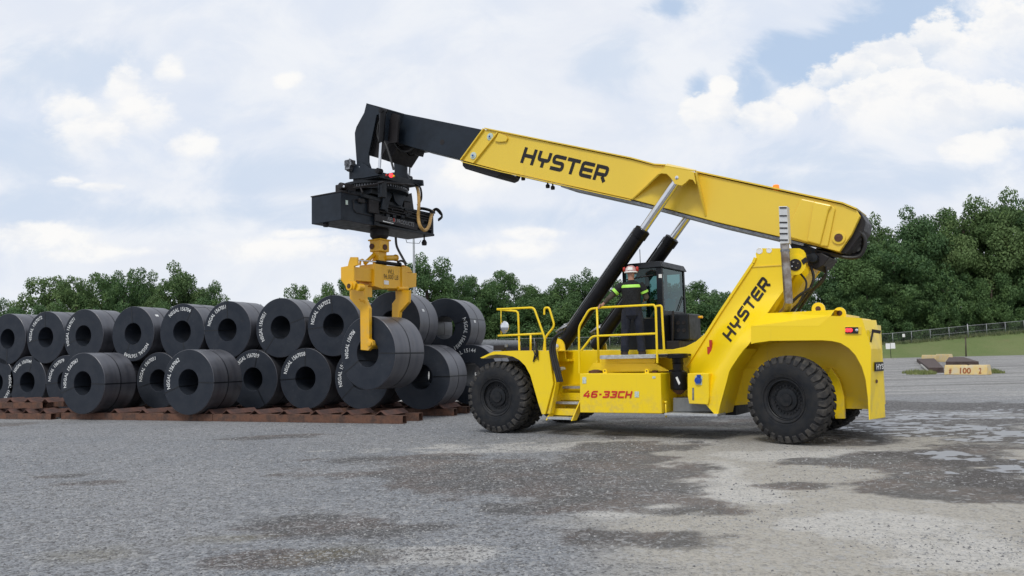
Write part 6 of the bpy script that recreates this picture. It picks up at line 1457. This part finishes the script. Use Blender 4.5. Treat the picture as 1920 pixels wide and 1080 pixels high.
# ---- chain-link fence along the bank
def fence():
    e = empty('chain_link_fence', (60, 153, bank_z(60, 153))); OFF[e.name] = Vector((60, 153, bank_z(60, 153))); tag(e, 'long grey chain-link fence running along the top of the grass bank', 'fence')
    X = [-14 + 3.6 * i for i in range(38)]
    m, t, b = principled('chain_link'); co = objco(t); sp = t.node('ShaderNodeSeparateXYZ'); t.l.new(co, sp.inputs[0])
    a = t.math('ADD', sp.outputs[0], sp.outputs[2]); c_ = t.math('SUBTRACT', sp.outputs[0], sp.outputs[2])
    wire = t.math('MAXIMUM', t.math('GREATER_THAN', t.math('FRACT', t.math('MULTIPLY', a, 14)), .95), t.math('GREATER_THAN', t.math('FRACT', t.math('MULTIPLY', c_, 14)), .95))
    b.inputs['Base Color'].default_value = (.16, .17, .17, 1); b.inputs['Roughness'].default_value = .6
    tr = t.node('ShaderNodeBsdfTransparent'); mx = t.node('ShaderNodeMixShader'); t.l.new(wire, mx.inputs[0]); t.l.new(tr.outputs[0], mx.inputs[1]); t.l.new(b.outputs[0], mx.inputs[2]); t.l.new(mx.outputs[0], t.n['Material Output'].inputs[0])
    mesh = MB(); rl = MB()
    for i, x in enumerate(X):
        z = bank_z(x, 153); h = 2.2
        p = MB(); r_ = .05 if i % 7 else .09; p.tube([(x, 153, z - .1), (x, 153, z + h + (.35 if i % 7 == 0 else .08))], r_, 8); p.build('fence_post', 'galv', e)
        if i:
            x0, z0 = X[i - 1], bank_z(X[i - 1], 153)
            mesh.add([(x0, 152.93, z0), (x, 152.93, z), (x, 152.93, z + h), (x0, 152.93, z0 + h)], [(0, 1, 2, 3)]); rl.tube([(x0, 153, z0 + h), (x, 153, z + h)], .035, 6)
    mesh.build('wire_mesh', m, e); rl.build('top_rail', 'galv', e)
    for (a, b_) in ((20, 23), (26, 30)):
        k = MB(); k.tube([(X[a], 153, bank_z(X[a], 153) + 1.1), (X[b_], 153, bank_z(X[b_], 153) + 1.1)], .03, 6); k.build('mid_rail', 'galv', e)
fence()
def yard_sign(px0, px1, py0, py1, Yd, base, label, posts=True, two=False):
    a = at_depth(px0, py1, Yd); b = at_depth(px1, py0, Yd); mx_ = (a.x + b.x) / 2
    e = empty('yard_sign', (mx_, Yd, base)); OFF[e.name] = Vector((mx_, Yd, base)); tag(e, label, 'sign')
    if two:
        MB().box(a.x, mx_ - .04, Yd - .03, Yd, a.z, b.z).build('sign_panel', 'signw', e); MB().box(mx_ + .04, b.x, Yd - .03, Yd, a.z + .05, b.z + .05).build('sign_panel', 'signw', e)
    else: MB().box(a.x, b.x, Yd - .03, Yd, a.z, b.z).build('sign_panel', 'signw', e)
    MB().tube([(mx_, Yd + .03, base - .05), (mx_ - .03, Yd + .03, b.z - .05)], .045, 8).build('post', 'ink', e)
    return e
sgn = yard_sign(1661, 1678, 643.5, 654.5, 125, 0, 'white double sign on a dark post at the edge of the yard', two=True)
b_ = ground(1654, 671.5); 
o = MB().box(at_depth(1655, 670, 124).x, at_depth(1682, 670, 124).x, 124.2, 125.2, 0, .18).build('sign_kerb', 'conc2'); tag(o, 'pale concrete strip lying at the foot of the double sign', 'kerb')
e = yard_sign(1692, 1696.5, 626, 632, 152.6, bank_z(76, 152.6), 'small white notice on the chain-link fence')
pz = at_depth(1811, 663, 138); e = MB().tube([(pz.x, 138, 0), (pz.x + .15, 138, at_depth(1811, 632, 138).z)], [.12, .10], 8).build('marker_post', 'bark'); tag(e, 'thin weathered post standing before the grass bank at the right', 'post')
# ---- concrete blocks with slabs between
def block(px0, px1, pyt, pyb, depth_len, label, text=None, notch=True):
    p0 = ground(px0, pyb); p1 = ground(px1, pyb + .5); d = p1 - p0; L = d.length; an = atan2(d.y, d.x); h = at_depth(px0, pyt, p0.y).z
    e = empty('concrete_block', p0, an); tag(e, label, 'concrete block', 'yellow concrete blocks in the far yard'); k = h * .8
    mb = MB(); w_ = depth_len
    prof = [(0, 0), (w_, 0), (w_ * .86, h * .75), (w_ * .78, h), (w_ * .22, h), (w_ * .14, h * .75)]
    n = 6; xs_ = [0, L * .48, L * .5, L * .55, L * .57, L] if notch else [0, L]; hs = [1, 1, .88, .88, 1, 1] if notch else [1, 1]
    vs = [(x, a, z * s_) for x, s_ in zip(xs_, hs) for a, z in prof]; fs = [tuple(range(6)), tuple(range((len(xs_) - 1) * 6 + 5, (len(xs_) - 1) * 6 - 1, -1))]
    for j in range(len(xs_) - 1):
        for i in range(n): fs.append((j * n + i, (j + 1) * n + i, (j + 1) * n + (i + 1) % n, j * n + (i + 1) % n))
    mb.add(vs, fs); o = mb.build('block', 'conc', None, .03); o.parent = e
    for (tx, u0, u1) in (text or []):
        vs, fs, wd = glyphs(tx, .03); mb = MB(); mb.add([(L * (u0 + (u1 - u0) * a / wd), w_ * .14 * ((.15 + .55 * b) / .75) - .012, h * (.15 + .55 * b)) for a, b in vs], fs); o = mb.build('painted_number', mat('rust_red_paint' + tx, (.42, .14, .05), .8, var=.5, scale=12), None); o.parent = e
    return e
block(1770, 1850, 684.5, 702.5, .65, 'front yellow concrete block with painted numbers 100 and 2', [('100', .38, .64), ('2', .82, .88), ('#', .12, .18)])
block(1727, 1752, 665.5, 676.5, .65, 'left one of the two back yellow concrete blocks', notch=False); block(1753.5, 1777.5, 664, 678.5, .65, 'right one of the two back yellow concrete blocks', notch=False)
def slab(pix, z0, z1, label, name='steel_slab', m='grate'):
    P = [ground(x, y) for x, y in pix]; c_ = sum(P, Vector()) / len(P); n = len(P); mb = MB()
    zz_ = [z0, z0, z1, z1]
    vs = [(p.x - c_.x, p.y - c_.y, 0) for p in P] + [(p.x - c_.x, p.y - c_.y, zz_[i]) for i, p in enumerate(P)]
    mb.add(vs, [tuple(range(n))[::-1], tuple(range(n, 2 * n))] + [(i, (i + 1) % n, n + (i + 1) % n, n + i) for i in range(n)]); o = mb.build(name, m, None, .01); o.location = c_; tag(o, label, 'slab', 'brown slabs between the concrete blocks'); return o
slab([(1742, 699), (1770, 699), (1752, 677), (1719, 678)], .35, .35, 'left brown slab leading back to the yellow blocks')
slab([(1774, 691), (1836, 691), (1808, 678.5), (1780, 677.5)], .55, .55, 'right brown slab behind the numbered yellow block')
o = MB().beam(ground(1744, 701) + Vector((0, 0, .06)), ground(1727, 688) + Vector((0, 0, .2)), .12, .12).build('pale_rail', 'conc2'); tag(o, 'pale bar along the left edge of the left brown slab', 'bar')
def pxs(lst): return [(ground(a, b).x, ground(a, b).y, r_) for a, b, r_ in lst]
tufts('weed_clump', 'yellow green weeds growing beside the brown slabs and concrete block', pxs([(1716, 700, .8), (1726, 702, .9), (1735, 701, .7), (1856, 699, .6), (1868, 700, .5)]), .2, .45, mat('pale_weeds', (.22, .24, .09), .9, col2=(.12, .16, .05), scale=2), 2, 260)
tufts('tall_grass', 'rough tall grass along the fence on top of the bank', [(x, 154.5, 2.6) for x in range(-10, 130, 3)], .4, 1.0, mat('rough_grass', (.15, .17, .07), .9, col2=(.07, .10, .035), scale=.6), 3, 260)
# ---- lamp pole, cable, pipes and parked vehicles beyond
lp = at_depth(777.5, 600, 92); e = empty('lamp_pole', (lp.x, 92, 0)); tag(e, 'tall grey lamp pole rising behind the hanging coil', 'lamp pole')
zt2 = at_depth(775.3, 436, 92).z; MB().tube([(0, 0, 0), (0, 0, zt2)], [.20, .11], 12).build('pole', 'galv', None).parent = e
MB().tube([(0, 0, zt2), (.6, 0, zt2 + .2), (1.3, 0, zt2 + .22)], .05, 8).build('bracket', 'galv', None).parent = e
MB().box(1.2, 1.9, -.15, .15, zt2 + .12, zt2 + .28).build('lamp_head', 'galv', None, .03).parent = e
pts = [];  A = at_depth(1225, 450, 80); B = at_depth(1640, 512, 80)
for i in range(13): f = i / 12; p = A.lerp(B, f); p.z -= .5 * sin(pi * f); pts.append(p)
# long dark pipes on the far side of the yard
def pipe(px0, px1, py, Yd, r_, label, m='panel'):
    a = at_depth(px0, py, Yd); b = at_depth(px1, py, Yd + 4); o = MB().lathe((0, 0, 0), (b - a), [(r_, 0), (r_, (b - a).length), (r_ * .85, (b - a).length), (r_ * .85, 0)], 24, closed=True).build('steel_pipe', m); o.location = (a.x, a.y, r_ + (a.z - r_ if a.z > r_ * 3 else 0)); tag(o, label, 'pipe', 'dark pipes beyond the machine'); return o
rk = at_depth(930, 660, 96)
o = MB().box(-4.5, 4.5, 0, 3, 0, at_depth(930, 652, 96).z - .02).build('pipe_rack', 'ink'); o.location = (rk.x, 96, 0); tag(o, 'dark rack carrying a long pipe seen over the front mudguard', 'rack')
pipe(892, 972, 645.5, 96, .5, 'long dark pipe seen between the coils and the front handrail')
def pickup(px, pyb, Yd, wpx, label, m):
    p = at_depth(px, pyb, Yd); e = empty('parked_car', (p.x, Yd, 0), .05); tag(e, label, 'car', 'cars parked beyond the machine')
    zo = 0; L = wpx / FPX * Yd; b = MB(); b.prism([(-L / 2, .45), (-L / 2 + .05, 1.0), (-L * .28, 1.1), (-L * .18, 1.62), (L * .22, 1.66), (L * .38, 1.15), (L / 2, 1.05), (L / 2, .45)], -.9, .9); b.build('body', m, None, .05).parent = e
    for k in (-.3, .3):
        for y_ in (-.9, .72): b = MB(); b.lathe((k * L, y_, .34), (0, 1, 0), [(.001, 0), (.34, 0), (.34, .2), (.001, .2)], 18); b.build('wheel', 'tyre', None).parent = e
    b = MB(); b.prism([(-L * .25, 1.14), (-L * .165, 1.56), (L * .2, 1.6), (L * .33, 1.18)], -.915, -.905); b.build('window', 'glass', None).parent = e
    return e
pickup(1104, 660, 82, 66, 'grey car parked beyond the platform handrail', 'panel'); pickup(1170, 660, 84, 60, 'dark car parked beyond the platform behind the worker', 'carp'); pickup(1068, 660, 78, 70, 'dark car parked beyond the foot of the near cylinder', 'carp')
o = MB().lathe((0, 0, 0), (0, 0, 1), [(.001, 0), (.75, 0), (.78, .1), (.75, .2), (.75, 1.9), (.6, 2.2), (.001, 2.3)], 24).build('water_tank', 'teald'); p = at_depth(1084, 650, 88); o.location = (p.x, 88, 0); tag(o, 'teal tank seen between the cylinder foot and the handrail', 'tank')
